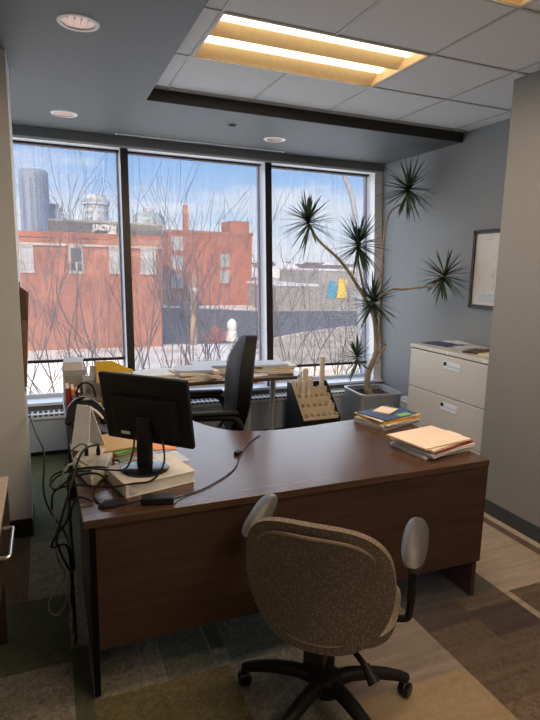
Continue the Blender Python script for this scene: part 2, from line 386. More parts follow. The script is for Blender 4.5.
# floor: carpet tiles of different colours laid side by side
rects = [(-.95, 3.6, -2.6, 5.4, 'greybrown'),
 (-.95, .08, 3.3, 5.4, 'green'), (-.95, -.15, 2.70, 3.3, 'brown'), (-.15, .08, 2.70, 3.3, 'greybrown'), (-.27, .03, 2.19, 2.70, 'dkgreen'),
 (-.95, -.27, 2.19, 2.70, 'brown'), (.03, .10, 2.27, 2.70, 'greybrown'), (.03, .10, 1.2, 2.27, 'dkgreen'), (-.95, .03, 1.6, 2.19, 'greybrown'),
 (.08, .6, 2.6, 5.2, 'green'), (.10, .38, 1.935, 2.7, 'greybrown'), (.38, .60, 1.935, 2.7, 'greygreen'), (.60, .95, 2.05, 2.9, 'dkgreen'), (.66, 1.05, 1.935, 2.25, 'greygreen'),
 (.10, .64, .8, 1.935, 'olive'), (.64, .95, 1.2, 1.935, 'greybrown'), (.05, .40, .4, 1.5, 'olive'), (.70, .98, 1.0, 1.45, 'slate'),
 (.299, .304, 1.935, 2.7, 'seam'), (.379, .384, 1.935, 2.7, 'seam'), (.590, .596, 1.935, 2.7, 'seam'), (-.152, -.146, 1.6, 2.19, 'seam'), (-.152, -.146, 2.70, 3.4, 'seam'), (.36, .365, .8, 1.935, 'olive'),
 (.95, 1.57, 1.565, 2.05, 'mauve'), (.98, 1.57, .4, 1.565, 'beige'), (1.05, 1.57, 2.05, 2.9, 'slate'),
 (1.57, 2.15, .2, 2.6, 'dkbrown'), (1.57, 2.15, 1.95, 2.7, 'slate'), (1.86, 2.15, 1.66, 1.86, 'purple'), (1.57, 1.86, 1.80, 1.95, 'purple'), (1.57, 1.80, .9, 1.35, 'brown'),
 (2.15, 2.65, 1.925, 3.2, 'light'), (2.15, 2.65, .6, 1.925, 'dkbrown'), (2.15, 2.19, .6, 1.925, 'light'),
 (2.65, 2.712, -2.6, 3.4, 'dkbrown'), (2.712, 2.9, -2.6, 3.4, 'pale'), (.6, 2.6, 2.9, 5.2, 'slate'), (2.6, 3.6, 3.2, 5.4, 'light')]
xs = sorted({v for r in rects for v in r[:2]}); ys = sorted({v for r in rects for v in r[2:4]})
names = list(CARP); fb = MB()
vv = {(i, j): fb.bm.verts.new((x, y, 0)) for i, x in enumerate(xs) for j, y in enumerate(ys)}
for i in range(len(xs) - 1):
    for j in range(len(ys) - 1):
        cx, cy = (xs[i] + xs[i + 1]) / 2, (ys[j] + ys[j + 1]) / 2
        k = [r[4] for r in rects if r[0] < cx < r[1] and r[2] < cy < r[3]]
        f = fb.bm.faces.new((vv[i, j], vv[i + 1, j], vv[i + 1, j + 1], vv[i, j + 1])); f.material_index = names.index(k[-1])
r = bmesh.ops.extrude_face_region(fb.bm, geom=list(fb.bm.faces))
for v in [q for q in r['geom'] if isinstance(q, bmesh.types.BMVert)]: v.co.z -= .15
struct(fb.build('floor', [CARP[n] for n in names]))

struct(MB().box(XP, XR + .25, YK, YP, 0, 3.0).build('wall_right_front', M['pillar_grey']))
b_ = MB()
b_.poly([(XR, YP, 0), (XR, 5.3, 0), (XR, 5.3, 3.0), (XR, YP, 3.0)]); 
struct(MB().box(XR, XR + .25, YP, 5.45, 0, 3.0).build('wall_right', M['wall_grey'])); b_.bm.free()
struct(MB().box(XL - .2, XL, YK, 5.45, 0, 3.0).build('wall_left', M['pale_wall']))
struct(MB().box(XL - .2, XR + .25, YK - .2, YK, 0, 3.0).build('wall_back', M['pale_wall']))
struct(MB().box(XL, -.145, 3.41, 3.74, 0, ZS).build('wall_pillar', M['pale_wall']))
struct(MB().box(XL, -.141, 3.400, 3.745, 0, .115, .004).build('baseboard_pillar', M['black_base']))
struct(MB().box(XP - .008, XP, YK, YP + .002, 0, .10, .003).build('baseboard_right', M['baseboard']))
struct(MB().box(XR - .008, XR, YP, 4.8, 0, .10, .003).build('baseboard_right_far', M['baseboard']))

# ceiling: painted soffit around a recessed tile field
c = MB(); c.box(XL, XB, YK, 5.40, ZS, 3.05); c.box(XB, XR, YB, 5.40, ZS, 3.05)
struct(c.build('ceiling_soffit', M['soffit']))
struct(MB().box(XB, XR, YB - .012, YB, ZS - .002, ZC).build('trim_bulkhead', M['bulkhead']))
struct(MB().box(XL - .2, XR + .3, YK - .2, 5.5, 3.05, 3.2).build('ceiling_slab', M['soffit']))
gx = [XB] + [.83 + .61 * k for k in range(5) if .83 + .61 * k < XR] + [XR]
gy = [YB - .012] + [3.905 - .61 * k for k in range(11) if 3.905 - .61 * k > YK] + [YK]
lamp_cells = [(.83, 2.05, 2.685, 3.295), (.83, 2.05, 1.465, 2.075), (.83, 2.05, .245, .855), (.83, 2.05, -.975, -.365)]  # last two cells: out-of-view troffers added to light the foreground
t = MB()
for a, b in zip(gx, gx[1:]):
    for d, e in zip(gy[1:], gy):
        cx, cy = (a + b) / 2, (d + e) / 2
        if any(l[0] < cx < l[1] and l[2] < cy < l[3] for l in lamp_cells): continue
        t.box(a, b, d, e, ZC, ZC + .02)
struct(t.build('ceiling', M['tile']))
t = MB()
def clear(x0, x1, y0, y1):
    return not any(l[0] + .02 < (x0 + x1) / 2 < l[1] - .02 and l[2] + .02 < (y0 + y1) / 2 < l[3] - .02 for l in lamp_cells)
for x in gx[1:-1]:
    for d, e in zip(gy[1:], gy):
        if clear(x, x, d, e): t.box(x - .008, x + .008, d, e, ZC - .004, ZC + .004)
for y in gy[1:-1]:
    for a, b in zip(gx, gx[1:]):
        if clear(a, b, y, y): t.box(a, b, y - .008, y + .008, ZC - .0045, ZC + .0035)
struct(t.build('trim_ceiling_grid', M['tbar']))

# ---- window wall: leaning frame with three bays
def lean(co): return Vector((co.x, co.y + .083 * (co.z - .45), co.z))
YW = 5.0
w = MB(); w.box(XL, XR, YW, YW + .26, -.1, .43); struct(w.build('wall_window', M['wall_grey']))
struct(MB().box(XL, XR, YW - .02, YW + .24, 2.69, 2.80).warp(lean).build('trim_window_head', M['wall_grey']))
struct(MB().box(XL, XR, YW - .035, YW + .2, .425, .452, .004).build('trim_window_sill', M['sill']))
GO = .15                                  # glass plane behind the mullion fronts
f = MB(); f.box(XL, 3.335, YW + GO - .03, YW + .2, 2.655, 2.69).warp(lean); struct(f.build('trim_head_rail', M['bronze']))
struct(MB().box(XL, XR, YW, YW + GO - .031, 2.672, 2.69).warp(lean).build('trim_head_lining', M['white_trim']))
bays = [(-.93, .662), (.732, 2.05), (2.115, 3.322)]
for k, x in enumerate((.662, 2.05)):
    mm = struct(MB().box(x, x + .066, YW, YW + .012, .452, 2.672).warp(lean).build('trim_mullion_%d' % (k + 1), M['bronze']))
    MB().box(x, x + .066, YW + .012, YW + .24, .452, 2.672).warp(lean).build('mullion_side', M['frame'], mm)
struct(MB().box(3.322, XR, YW + .01, YW + .24, .452, 2.672).warp(lean).build('trim_window_jamb', M['white_trim']))
for k, (a, b) in enumerate(bays):
    fr = MB(); q = .03
    fr.box(a, b, YW + GO + .02, YW + GO + .06, .452, .452 + q); fr.box(a, a + q * .5, YW + GO + .02, YW + GO + .06, .452, 2.655); fr.box(b - q * .5, b, YW + GO + .02, YW + GO + .06, .452, 2.655)
    wo = struct(fr.warp(lean).build('window_%d' % (k + 1), M['frame']))
    MB().box(a + .01, b - .01, YW + GO + .036, YW + GO + .042, .46, 2.66).warp(lean).build('pane', M['glass'], wo)
for k, (zb, who) in enumerate([(.795, 'left window bay beside the pale pillar'), (.60, 'middle window bay behind the black chair'), (.632, 'right window bay behind the spiky plant')]):
    a, b = bays[k]
    sh = thing('roller_shade', 'sheer grey mesh roller shade lowered over the ' + who, 'blind', (0, 0, 0), group='mesh roller shades')
    MB().box(a + .012, b - .012, YW + GO - .011, YW + GO - .010, zb, 2.66).warp(lean).build('shade_cloth', M['shade'], sh)
    MB().box(a + .008, b - .008, YW + GO - .020, YW + GO - .002, zb - .026, zb, .004).warp(lean).build('bottom_bar', M['bronze'], sh)

# finned-tube heater cover under the windows
ht = thing('baseboard_heater', 'grey enamel heater cabinet running along the floor under the windows', 'heater', (0, 0, 0))
h = MB(); h.box(XL + .02, XR - .03, 4.845, 4.955, .05, .339, .006); h.build('cover', M['heater'], ht)
h = MB(); h.box(XL + .02, XR - .03, 4.83, 4.955, .340, .388, .004); h.build('top_grille', M['sill'], ht)
h = MB()
for i in range(100):
    x = XL + .08 + i * .0425
    if x < XR - .1: h.box(x, x + .026, 4.8285, 4.84, .366, .380); h.box(x, x + .026, 4.86, 4.94, .3870, .3886)
h.build('grille_slots', M['slot'], ht)
h = MB(); h.box(XL + .02, XR - .03, 4.90, 4.955, .0, .05); h.build('plinth', M['slot'], ht)

# ---- troffers, downlights, small ceiling fittings
def troffer(x0, x1, y0, y1, label):
    T = thing('ceiling_light', label, 'light', ((x0 + x1) / 2, (y0 + y1) / 2, ZC), group='recessed fluorescent troffers')
    a, b = (x1 - x0) / 2 - .012, (y1 - y0) / 2 - .012
    h = MB(); h.box(-a, a, -b, b, .115, .12); h.box(-a, -a + .004, -b, b, -.0, .115); h.box(a - .004, a, -b, b, 0, .115); h.box(-a, a, -b, -b + .004, 0, .115); h.box(-a, a, b - .004, b, 0, .115)
    h.build('housing', M['reflector'], T)
    for s in (-1, 1):                       # two lamp channels: sloped reflector each side of a bright strip of tube and glow
        yc = s * b / 2
        q = MB(); q.poly([(-a + .01, yc - .135, .012), (a - .01, yc - .135, .012), (a - .01, yc - .065, .09), (-a + .01, yc - .065, .09)], .002)
        q.poly([(-a + .01, yc + .135, .004), (-a + .01, yc + .045, .085), (a - .01, yc + .045, .085), (a - .01, yc + .135, .004)], .002)
        q.build('reflector', M['reflector'], T)
        prof = [(yc - .075 + .150 * k / 8, .080 - .05 * math.sin(math.pi * k / 8)) for k in range(9)]
        q = MB(); q.grid(lambda u, v, P=prof: (-a + .03 + u * (2 * a - .06), P[int(round(v * 8))][0], P[int(round(v * 8))][1]), 1, 8)
        q.build('lamp_tube', M['tube'], T, True)  # emissive strip wider than the tube, includes its reflected glow
    q = MB(); q.box(-a - .012, a + .012, -b - .012, -b, -.006, .004); q.box(-a - .012, a + .012, b, b + .012, -.006, .004); q.box(-a - .012, -a, -b, b, -.006, .004); q.box(a, a + .012, -b, b, -.006, .004)
    q.build('rim', M['tbar'], T)
    l = bpy.data.lights.new('tube_light', 'AREA'); l.shape = 'RECTANGLE'; l.size = 2 * a - .06; l.size_y = 2 * b - .06; l.energy = LAMP_W; l.color = (1.0, .77, .55)
    lo = bpy.data.objects.new('tube_light', l); COL.objects.link(lo); lo.parent = T; lo.location = (0, 0, -.002)
    return T
for lc, lb in zip(lamp_cells, ['warm two-tube ceiling troffer nearest the windows', 'warm two-tube ceiling troffer cut off at the top right of the photo', 'third ceiling troffer back from the windows', 'ceiling troffer furthest back from the windows']):
    troffer(*lc, lb)
def downlight(x, y, label):
    d = thing('downlight', label, 'light', (x, y, ZS), group='round recessed downlights')
    MB().lathe([(.072, -.001), (.074, -.006), (.094, -.005), (.098, 0.0)], 36).build('trim_ring', M['white_trim'], d, True)
    MB().lathe([(.073, -.002), (.062, .03 - .03), (.05, -.0005), (0, -.0005)], 36).build('reflector_cone', M['copper'], d, True)
    q = MB()
    for k in range(4): q.box(-.05 + k * .03, -.046 + k * .03, -.045, .045, -.006, -.0015)
    q.build('baffle', M['copper'], d)
downlight(.195, 2.90, 'large round white-rimmed downlight nearest the camera, top left')
downlight(.185, 4.61, 'round downlight in the soffit over the left window bay')
downlight(1.92, 4.64, 'round downlight in the soffit over the second mullion')
d = thing('smoke_sensor', 'small dark round sensor on the soffit before the middle window', 'sensor', (1.426, 4.343, ZS))
MB().lathe([(.034, 0), (.034, -.008), (.026, -.016), (0, -.018)], 24).build('body', M['bronze'], d, True); MB().lathe([(.037, 0), (.037, -.005), (.03, -.005)], 24).build('rim', M['white_trim'], d, True)
q = thing('slot_diffuser', 'long narrow pale slot diffuser in the soffit along the window head', 'vent', (0, 0, 0))
MB().box(.61, 2.2, 5.05, 5.085, ZS - .008, ZS, .002).build('frame', M['white_trim'], q); MB().box(.63, 2.18, 5.06, 5.075, ZS - .009, ZS - .0075).build('slot', M['slot'], q)

# ================================================================== main desk
dk = thing('desk', 'dark walnut laminate desk with curved inner edge facing the windows', 'desk', (.06, 1.925, 0))
o0 = Vector((.06, 1.925))
def loc(pts): return [(x - o0.x, y - o0.y) for x, y in pts]
inner = [(p.x, p.y) for p in spline([(2.015, 2.79, 0), (1.69, 2.775, 0), (1.33, 2.735, 0), (1.14, 2.735, 0), (.95, 2.79, 0), (.82, 2.95, 0), (.74, 3.25, 0), (.72, 3.9, 0)], 5)]
outline = [(.083, 1.925), (1.985, 1.935)] + inner + [(.068, 3.9)]
MB().prism(loc(outline), .712, .744, .003).build('desktop', M['walnut'], dk)
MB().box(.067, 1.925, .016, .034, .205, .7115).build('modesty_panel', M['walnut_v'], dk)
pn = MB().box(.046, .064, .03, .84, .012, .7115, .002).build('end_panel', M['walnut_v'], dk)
MB().box(.044, .066, .010, .032, .012, .7115, .001).build('edge_strip', M['black_edge'], pn)  # panel edge coloured black to stand for the shadow on it
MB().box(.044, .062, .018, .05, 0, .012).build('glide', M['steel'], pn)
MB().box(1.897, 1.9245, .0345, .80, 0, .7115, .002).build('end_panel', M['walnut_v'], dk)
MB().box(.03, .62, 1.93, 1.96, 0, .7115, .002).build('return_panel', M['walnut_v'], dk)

# ---- table by the window
bt = thing('side_table', 'dark walnut table under the windows, loaded with folders and papers', 'table', (0, 0, 0))
MB().prism([(.30, 4.10), (1.95, 4.10), (2.03, 4.20), (2.06, 4.34), (2.02, 4.74), (.30, 4.74)], .716, .744, .004).build('tabletop', M['walnut'], bt)
for x, y in ((1.54, 4.2), (1.86, 4.42), (.42, 4.2), (.42, 4.66)):
    lg = MB().lathe([(.028, .012), (.028, .715)], 20, (x, y, 0)).build('leg', M['steel'], bt, True)
    MB().lathe([(0, 0), (.03, 0), (.03, .012), (0, .012)], 20, (x, y, 0)).build('foot', M['black_plastic'], lg)
MB().box(1.48, 1.60, 4.112, 4.122, .700, .7155).build('orange_tag', M['orange'], bt)['label'] = 'orange tag under the table edge'

# ================================================================== guest chair (taupe)
def sup(u, v, hw, hb, ht_, p=3.0):
    return u, v
gc = thing('office_chair', 'taupe leaf-patterned swivel chair seen from behind in front of the desk', 'chair', (.91, 1.58, 0), R(-41))
# local frame: +y is where the chair faces, x its right
def shell(nu, nv, hw, z0, z1, yfun, widen):
    bm = MB()
    def fn(u, v):
        a = (u - .5) * 2; bb = (v - .5) * 2
        k = 1.0 / max(1e-6, (abs(a) ** 3.2 + abs(bb) ** 3.2) ** (1 / 3.2)) * max(abs(a), abs(bb)) if (a or bb) else 0
        x, z = a * k, bb * k
        return (x * hw * widen(z), yfun(x, z), z0 + (z + 1) / 2 * (z1 - z0))
    bm.grid(fn, nu, nv); return bm
wid = lambda z: 1.0 - .13 * max(0, -z) ** 1.5 - .05 * max(0, z)
yb = lambda x, z: -.235 + .055 * x * x - .05 * (z + .1) - .03 * z * z
def two_sided(front, rear, nu, nv, fa, fb_):
    bm = bmesh.new(); n1, n2 = nu + 1, nv + 1
    A = [[bm.verts.new(fa(i / nu, j / nv)) for j in range(n2)] for i in range(n1)]
    B = [[bm.verts.new(fb_(i / nu, j / nv)) for j in range(n2)] for i in range(n1)]
    for i in range(nu):
        for j in range(nv):
            bm.faces.new((A[i][j], A[i + 1][j], A[i + 1][j + 1], A[i][j + 1])); bm.faces.new((B[i][j], B[i][j + 1], B[i + 1][j + 1], B[i + 1][j]))
    for i in range(nu):
        bm.faces.new((A[i][0], B[i][0], B[i + 1][0], A[i + 1][0])); bm.faces.new((A[i][nv], A[i + 1][nv], B[i + 1][nv], B[i][nv]))
    for j in range(nv):
        bm.faces.new((A[0][j], A[0][j + 1], B[0][j + 1], B[0][j])); bm.faces.new((A[nu][j], B[nu][j], B[nu][j + 1], A[nu][j + 1]))
    m_ = MB(); m_.bm.free(); m_.bm = bm; return m_
def disc(u, v, pw=3.0):
    a, bb = (u - .5) * 2, (v - .5) * 2
    mxx = max(abs(a), abs(bb))
    if mxx < 1e-6: return 0.0, 0.0, 0.0
    k = mxx / (abs(a) ** pw + abs(bb) ** pw) ** (1 / pw)
    return a * k, bb * k, mxx
HW, Z0, Z1 = .248, .425, .912
def pad(off, bulge, sc=1.0, z0=Z0, z1=Z1):
    def fn(u, v):
        x, z, rr = disc(u, v)
        return (x * HW * sc * wid(z), yb(x, z) + off + bulge * (1 - rr ** 3), (z0 + z1) / 2 + z * (z1 - z0) / 2 * sc)
    return fn
bk = two_sided(0, 0, 20, 20, pad(.0, .045), pad(-.028, -.012)).build('backrest', M['taupe'], gc, True)
two_sided(0, 0, 20, 20, pad(-.026, .0, .86), pad(-.036, -.010, .84)).build('rear_panel', M['taupe'], bk, True)
ring = []
for k in range(60):
    a = 2 * math.pi * k / 60
    x, z = math.cos(a), math.sin(a); kk = 1 / (abs(x) ** 3 + abs(z) ** 3) ** (1 / 3); x *= kk; z *= kk
    ring.append((x * HW * .855 * wid(z), yb(x, z) - .031, (Z0 + Z1) / 2 + z * (Z1 - Z0) / 2 * .855))
MB().tube(ring + [ring[0]], .006, 6, False).build('welt', M['taupe_plain'], bk, True)
def seatp(zz, bulge, sc=1.0):
    def fn(u, v):
        x, y, rr = disc(u, v)
        return (x * .25 * sc, .02 + y * .235 * sc, zz + bulge * (1 - rr ** 3) - .012 * max(0, y) ** 2)
    return fn
two_sided(0, 0, 16, 16, seatp(.475, .03), seatp(.435, -.004, .97)).build('seat', M['taupe'], gc, True)
MB().lathe([(.03, .10), (.03, .30), (.022, .30), (.022, .40)], 20).build('gas_column', M['black_plastic'], gc, True)
MB().box(-.09, .09, -.14, .10, .385, .432, .012).build('mechanism', M['black_plastic'], gc)
MB().box(-.035, .035, -.235, -.205, .345, .47, .008).box(-.035, .035, -.235, -.10, .345, .385, .008).build('back_bracket', M['black_plastic'], gc)
kb = MB().tube(spline([(.07, -.10, .40), (.14, -.17, .39), (.18, -.2, .37)], 5), [.010] * 10 + [.012], 8).build('lever', M['black_plastic'], gc, True)
MB().tube([(.165, -.19, .385), (.20, -.215, .345)], [.014, .022], 10).build('lever_paddle', M['black_plastic'], kb, True)
MB().lathe([(.0, .085), (.055, .085), (.062, .10), (.06, .15), (.04, .165), (0, .165)], 24).build('hub', M['black_plastic'], gc, True)
for deg in (-8, 64, 136, 208, 280):
    a = R(deg + 41); c_, s_ = math.cos(a), math.sin(a)
    pts = [(r_ * c_, r_ * s_, z_) for r_, z_ in ((.03, .125), (.10, .135), (.20, .122), (.29, .095), (.338, .072))]
    lg = MB().tube(spline(pts, 4), [.030 - .010 * k / 16 for k in range(17)], 10).build('base_leg', M['black_plastic'], gc, True)
    q = MB()
    rot = Matrix.Translation((.335 * c_, .335 * s_, .028)) @ Matrix.Rotation(a + .6, 4, 'Z') @ Matrix.Rotation(R(90), 4, 'X')
    for off in (-.022, .006): q.lathe([(0, off), (.022, off), (.027, off + .004), (.027, off + .013), (.022, off + .017), (0, off + .017)], 20, mat=rot)
    q.build('caster', M['black_gloss'], lg, True)
for sx in (-1, 1):
    ar = MB().tube(spline([(sx * .20, .03, .425), (sx * .265, .03, .43), (sx * .284, .03, .47), (sx * .286, .03, .69)], 6), [.013] * 19, 8).build('armrest', M['black_plastic'], gc, True)
    MB().box(sx * .286 - .015, sx * .286 + .015, .012, .048, .50, .705, .008).build('arm_sleeve', M['black_plastic'], ar)
    def armp(zz, bl, sc=1.0, sx=sx):
        def fn(u, v):
            x, y, rr = disc(u, v, 2.4)
            return (sx * .286 + x * .044 * sc, .035 + y * .145 * sc, zz + .16 * y * .145 + bl * (1 - rr ** 3))
        return fn
    two_sided(0, 0, 10, 14, armp(.730, .024), armp(.708, -.006, .95)).build('arm_pad', M['grey_pad'], ar, True)

# ================================================================== executive chair (black), side on behind the desk
ec = thing('office_chair', 'black high-back executive chair seen side-on behind the desk', 'chair', (.945, 3.5, 0), R(82))   # faces -x
def ex(off, bulge, sc=1.0):
    def fn(u, v):
        x, z, rr = disc(u, v, 2.3)
        zz = .86 + z * .335 * sc
        w_ = .255 * (1 - .30 * max(0, z) ** 2 - .06 * max(0, -z))
        return (x * w_ * sc, -.215 - .22 * (zz - .55) + .03 * x * x + off + bulge * (1 - rr ** 3) + .02 * math.sin(z * 2.6), zz)
    return fn
two_sided(0, 0, 18, 20, ex(.045, .04), ex(-.035, -.025)).build('backrest', M['black_leather'], ec, True)
def es(zz, bl, sc=1.0):
    def fn(u, v):
        x, y, rr = disc(u, v)
        return (x * .26 * sc, .03 + y * .25 * sc, zz + bl * (1 - rr ** 3))
    return fn
two_sided(0, 0, 14, 14, es(.49, .035), es(.43, -.004, .97)).build('seat', M['black_leather'], ec, True)
for sx in (-1, 1):
    ar = MB().tube(spline([(sx * .30, -.22, .62), (sx * .305, -.17, .70), (sx * .305, -.02, .712), (sx * .30, .13, .708), (sx * .285, .205, .64), (sx * .26, .17, .50)], 6), [.024] * 31, 10).build('armrest', M['black_plastic'], ec, True)
    MB().tube(spline([(sx * .30, -.22, .62), (sx * .285, -.2, .52), (sx * .25, -.15, .47)], 5), .016, 10).build('arm_support', M['black_plastic'], ar, True)
    MB().box(sx * .305 - .032, sx * .305 + .032, -.2, .165, .722, .75, .012, 3).build('arm_pad', M['black_leather'], ar, True)
MB().lathe([(.028, .12), (.028, .32), (.02, .32), (.02, .43)], 18).build('gas_column', M['black_plastic'], ec, True)
MB().box(-.1, .1, -.14, .12, .40, .43, .01).build('mechanism', M['black_plastic'], ec)
MB().box(-.04, .04, -.29, -.24, .40, .62, .01).box(-.035, .035, -.29, -.1, .40, .43, .006).build('back_bracket', M['black_plastic'], ec)
for k in range(5):
    a = R(20 + 72 * k); c_, s_ = math.cos(a), math.sin(a)
    lg = MB().tube(spline([(.0, 0, .13), (.12 * c_, .12 * s_, .13), (.29 * c_, .29 * s_, .075)], 4), [.028] * 9, 8).build('base_leg', M['black_plastic'], ec, True)
    q = MB(); rot = Matrix.Translation((.29 * c_, .29 * s_, .028)) @ Matrix.Rotation(a + .4, 4, 'Z') @ Matrix.Rotation(R(90), 4, 'X')
    q.lathe([(0, -.02), (.024, -.02), (.028, -.012), (.028, .012), (.024, .02), (0, .02)], 18, mat=rot); q.build('caster', M['black_gloss'], lg, True)

DT = .744
# ================================================================== filing cabinet
fc = thing('filing_cabinet', 'putty steel lateral filing cabinet against the right wall', 'cabinet', (2.90, 2.90, 0))
MB().box(.018, .50, 0, .925, .0, 1.0).build('body', M['cab'], fc)
MB().box(-.004, .505, -.004, .929, 1.004, 1.036, .004).build('top', M['cab'], fc)
MB().box(.012, .019, .004, .921, .02, 1.003).build('drawer_gap', M['cab_gap'], fc)
for k, (z0, z1) in enumerate(((.672, .996), (.345, .666), (.03, .339))):
    dr = MB().box(-.002, .016, .006, .919, z0, z1, .004).build('drawer', M['cab'], fc)
    zc = z1 - .075
    q = MB(); q.box(-.006, -.001, .30, .49, zc - .032, zc + .032, .002); q.build('recessed_pull', M['label_white'], dr)
    MB().box(-.0075, -.005, .305, .485, zc - .004, zc + .003).build('pull_lip', M['heater'], dr)
    MB().box(-.009, -.005, .452, .484, zc - .002, zc + .026, .001).build('label_slot', M['black_plastic'], dr)
lk = MB().lathe([(0, 0), (.008, 0), (.008, -.004), (0, -.004)], 14, mat=Matrix.Translation((-.004, .45, 1.02)) @ Matrix.Rotation(R(90), 4, 'Y')).build('lock', M['chrome'], fc)
MB().box(-.0055, -.0035, .02, .085, 1.012, 1.028).build('maker_plate', M['label_white'], fc)

du = thing('drawer_unit', 'low grey steel drawer unit between the planter and the filing cabinet', 'cabinet', (3.0, 3.87, 0))
MB().box(.01, .38, 0, .19, 0, .50, .003).build('body', M['heater'], du)
for z in (.30, .405):
    dw = MB().box(-.004, .009, .006, .184, z, z + .09, .002).build('drawer', M['heater'], du); MB().box(-.022, -.004, .03, .16, z + .06, z + .074, .002).build('pull', M['frame'], dw)
lf_ = thing('leaflet', 'white printed leaflet card standing before the taupe carton', 'leaflet', (.235, 3.60, DT), R(-12)); MB().box(-.045, .045, -.004, .004, .0005, .20, .001).build('card', M['paper_blue'], lf_); MB().box(-.03, .03, -.0052, -.0042, .09, .17).build('print', M['grey_card'], lf_)
# ---- things lying on flat tops
def slab(name, label, cat, x, y, z, w, d, t, mat, rz=0.0, group=None, bev=.0015, curl=0.0, pages=None, tab=None):
    """paper goods: a cover wrapped round a paler block of pages, slightly curled"""
    T = thing(name, label, cat, (x, y, z), rz, group)
    def cw(c):
        q = noise.noise(Vector((c.x * 4 + x * 7, c.y * 4 + y * 5, z * 9))) * .5 + .5
        return Vector((c.x, c.y, c.z * (1 - .0 * q) + (curl * (c.x / (w / 2)) ** 2 * (c.z / max(t, 1e-4)))))
    if pages:
        ct = min(.0016, t * .2)
        q = MB(); q.box(-w / 2, w / 2, -d / 2, d / 2, 0, ct); q.box(-w / 2, w / 2, -d / 2 + .002, d / 2 - .004, t - ct, t); q.box(-w / 2, -w / 2 + .002, -d / 2, d / 2, 0, t)
        if tab: q.box(w / 2, w / 2 + .012, tab, tab + .09, t - ct, t)
        q.warp(cw).build('cover', mat, T)
        q = MB(); q.box(-w / 2 + .003, w / 2 - .005, -d / 2 + .004, d / 2 - .006, ct + .0002, t - ct - .0002); q.warp(cw).build('pages', pages, T)
    else:
        q = MB()
        n = max(1, min(5, int(t / .003)))
        for k in range(n):
            jx, jy = random.uniform(-.004, .004), random.uniform(-.004, .004)
            q.box(-w / 2 + jx, w / 2 + jx, -d / 2 + jy, d / 2 + jy, t * k / n, t * (k + 1) / n - .0002)
        q.warp(cw).build('sheets', mat, T)
    return T
ORD = ['lowest', 'second from bottom', 'third from bottom', 'fourth from bottom', 'fifth from bottom', 'sixth from bottom', 'seventh from bottom']
def stack(x, y, z, rz, where, group, items, q=1.0, sc=1.08):
    n = len(items); items = [(*i[:3], i[3] * sc, i[4] * sc, i[5] * q, *i[6:]) for i in items]
    for i, (kind, noun, mat, w, d, t, dx, dy, drz, pg) in enumerate(items):
        if q > 1: dx += random.uniform(-.035, .035); dy += random.uniform(-.02, .02); drz += R(random.uniform(-13, 13))
        pos = 'topmost' if i == n - 1 else 'lowest' if i == 0 else ORD[i]
        ca, sa = math.cos(rz), math.sin(rz)
        slab(kind, '%s, %s of stack %s' % (noun, pos, where), kind.split('_')[-1], x + ca * dx - sa * dy, y + sa * dx + ca * dy, z + .0004, w, d, t, M[mat], rz + drz, group, pages=M[pg] if pg else None, curl=.0, tab=(-d / 4 if pg else None))
        z += t + .0006
    return z
DT = .744
# right front corner stack
stack(1.825, 2.18, DT, R(13), "at the desk's right front corner", 'folder stack on the desk corner', [
 ('loose_papers', 'white paper bundle', 'paper', .30, .23, .012, .0, .01, R(-6), None),
 ('file_folder', 'pale grey folder', 'paper_blue', .31, .24, .010, .005, .0, R(3), 'paper'),
 ('file_folder', 'white clipped folder', 'paper', .31, .245, .012, .008, -.005, R(-2), 'paper'),
 ('file_folder', 'dark red folder', 'red', .30, .24, .008, .012, -.004, R(2), 'red'),
 ('file_folder', 'salmon-cream folder', 'cream', .31, .245, .008, -.004, .008, R(4), 'paper'),
 ('file_folder', 'wide salmon-cream folder', 'pink', .315, .25, .008, -.012, .014, R(-3), 'pink')])
# magazines further back on the right
stack(1.885, 2.67, DT, R(14), "at the desk's right rear edge", 'magazine pile on the desk', [
 ('loose_papers', 'grey-white paper bundle', 'grey_card', .30, .22, .014, 0, 0, R(4), None),
 ('file_folder', 'pale cream folder', 'cream', .30, .22, .010, .003, .004, R(-2), 'paper'),
 ('file_folder', 'white folder', 'paper', .29, .22, .008, -.003, -.002, R(5), 'paper'),
 ('file_folder', 'yellow-orange folder', 'yellow', .30, .215, .012, .012, 0, R(2), 'orange'),
 ('file_folder', 'pale peach folder', 'pink', .28, .21, .005, -.012, .006, R(-4), 'paper'),
 ('magazine', 'dark blue glossy magazine', 'blue', .27, .21, .006, .0, .004, R(3), 'paper'),
 ('note_pad', 'small cream note pad', 'cream', .13, .10, .008, .015, .03, R(20), None)])
slab('leaflet', 'small bright green leaflet on the blue magazine at the desk edge', 'leaflet', 1.945, 2.60, DT + .0595, .10, .05, .0012, M['green'], R(14))
# cabinet-top magazines
slab('magazine', 'navy glossy magazine lying at the far end of the cabinet top', 'magazine', 3.12, 3.68, 1.0365, .21, .28, .006, M['navy'], R(12), pages=M['paper'])
slab('magazine', 'white and brown leaflet overlapping the navy magazine on the cabinet', 'magazine', 3.19, 3.46, 1.0365, .20, .15, .005, M['paper_blue'], R(-10), pages=M['paper'])
slab('magazine', 'pale brochure with a dark cover panel beside the navy magazine', 'magazine', 3.30, 3.70, 1.0365, .13, .24, .010, M['paper'], R(-8), pages=M['paper'])
slab('magazine', 'navy printed brochure beside the right wall on the cabinet top', 'magazine', 3.30, 3.30, 1.0365, .16, .10, .004, M['navy'], R(20), pages=M['paper'])
slab('magazine', 'dark brown magazine near the front of the cabinet top', 'magazine', 3.10, 3.24, 1.0365, .24, .16, .012, M['brown_card'], R(25), pages=M['paper'])
slab('magazine', 'cream booklet lying nearest the grey wall end on the cabinet', 'magazine', 3.13, 3.06, 1.0365, .26, .18, .014, M['cream'], R(12), pages=M['paper'])
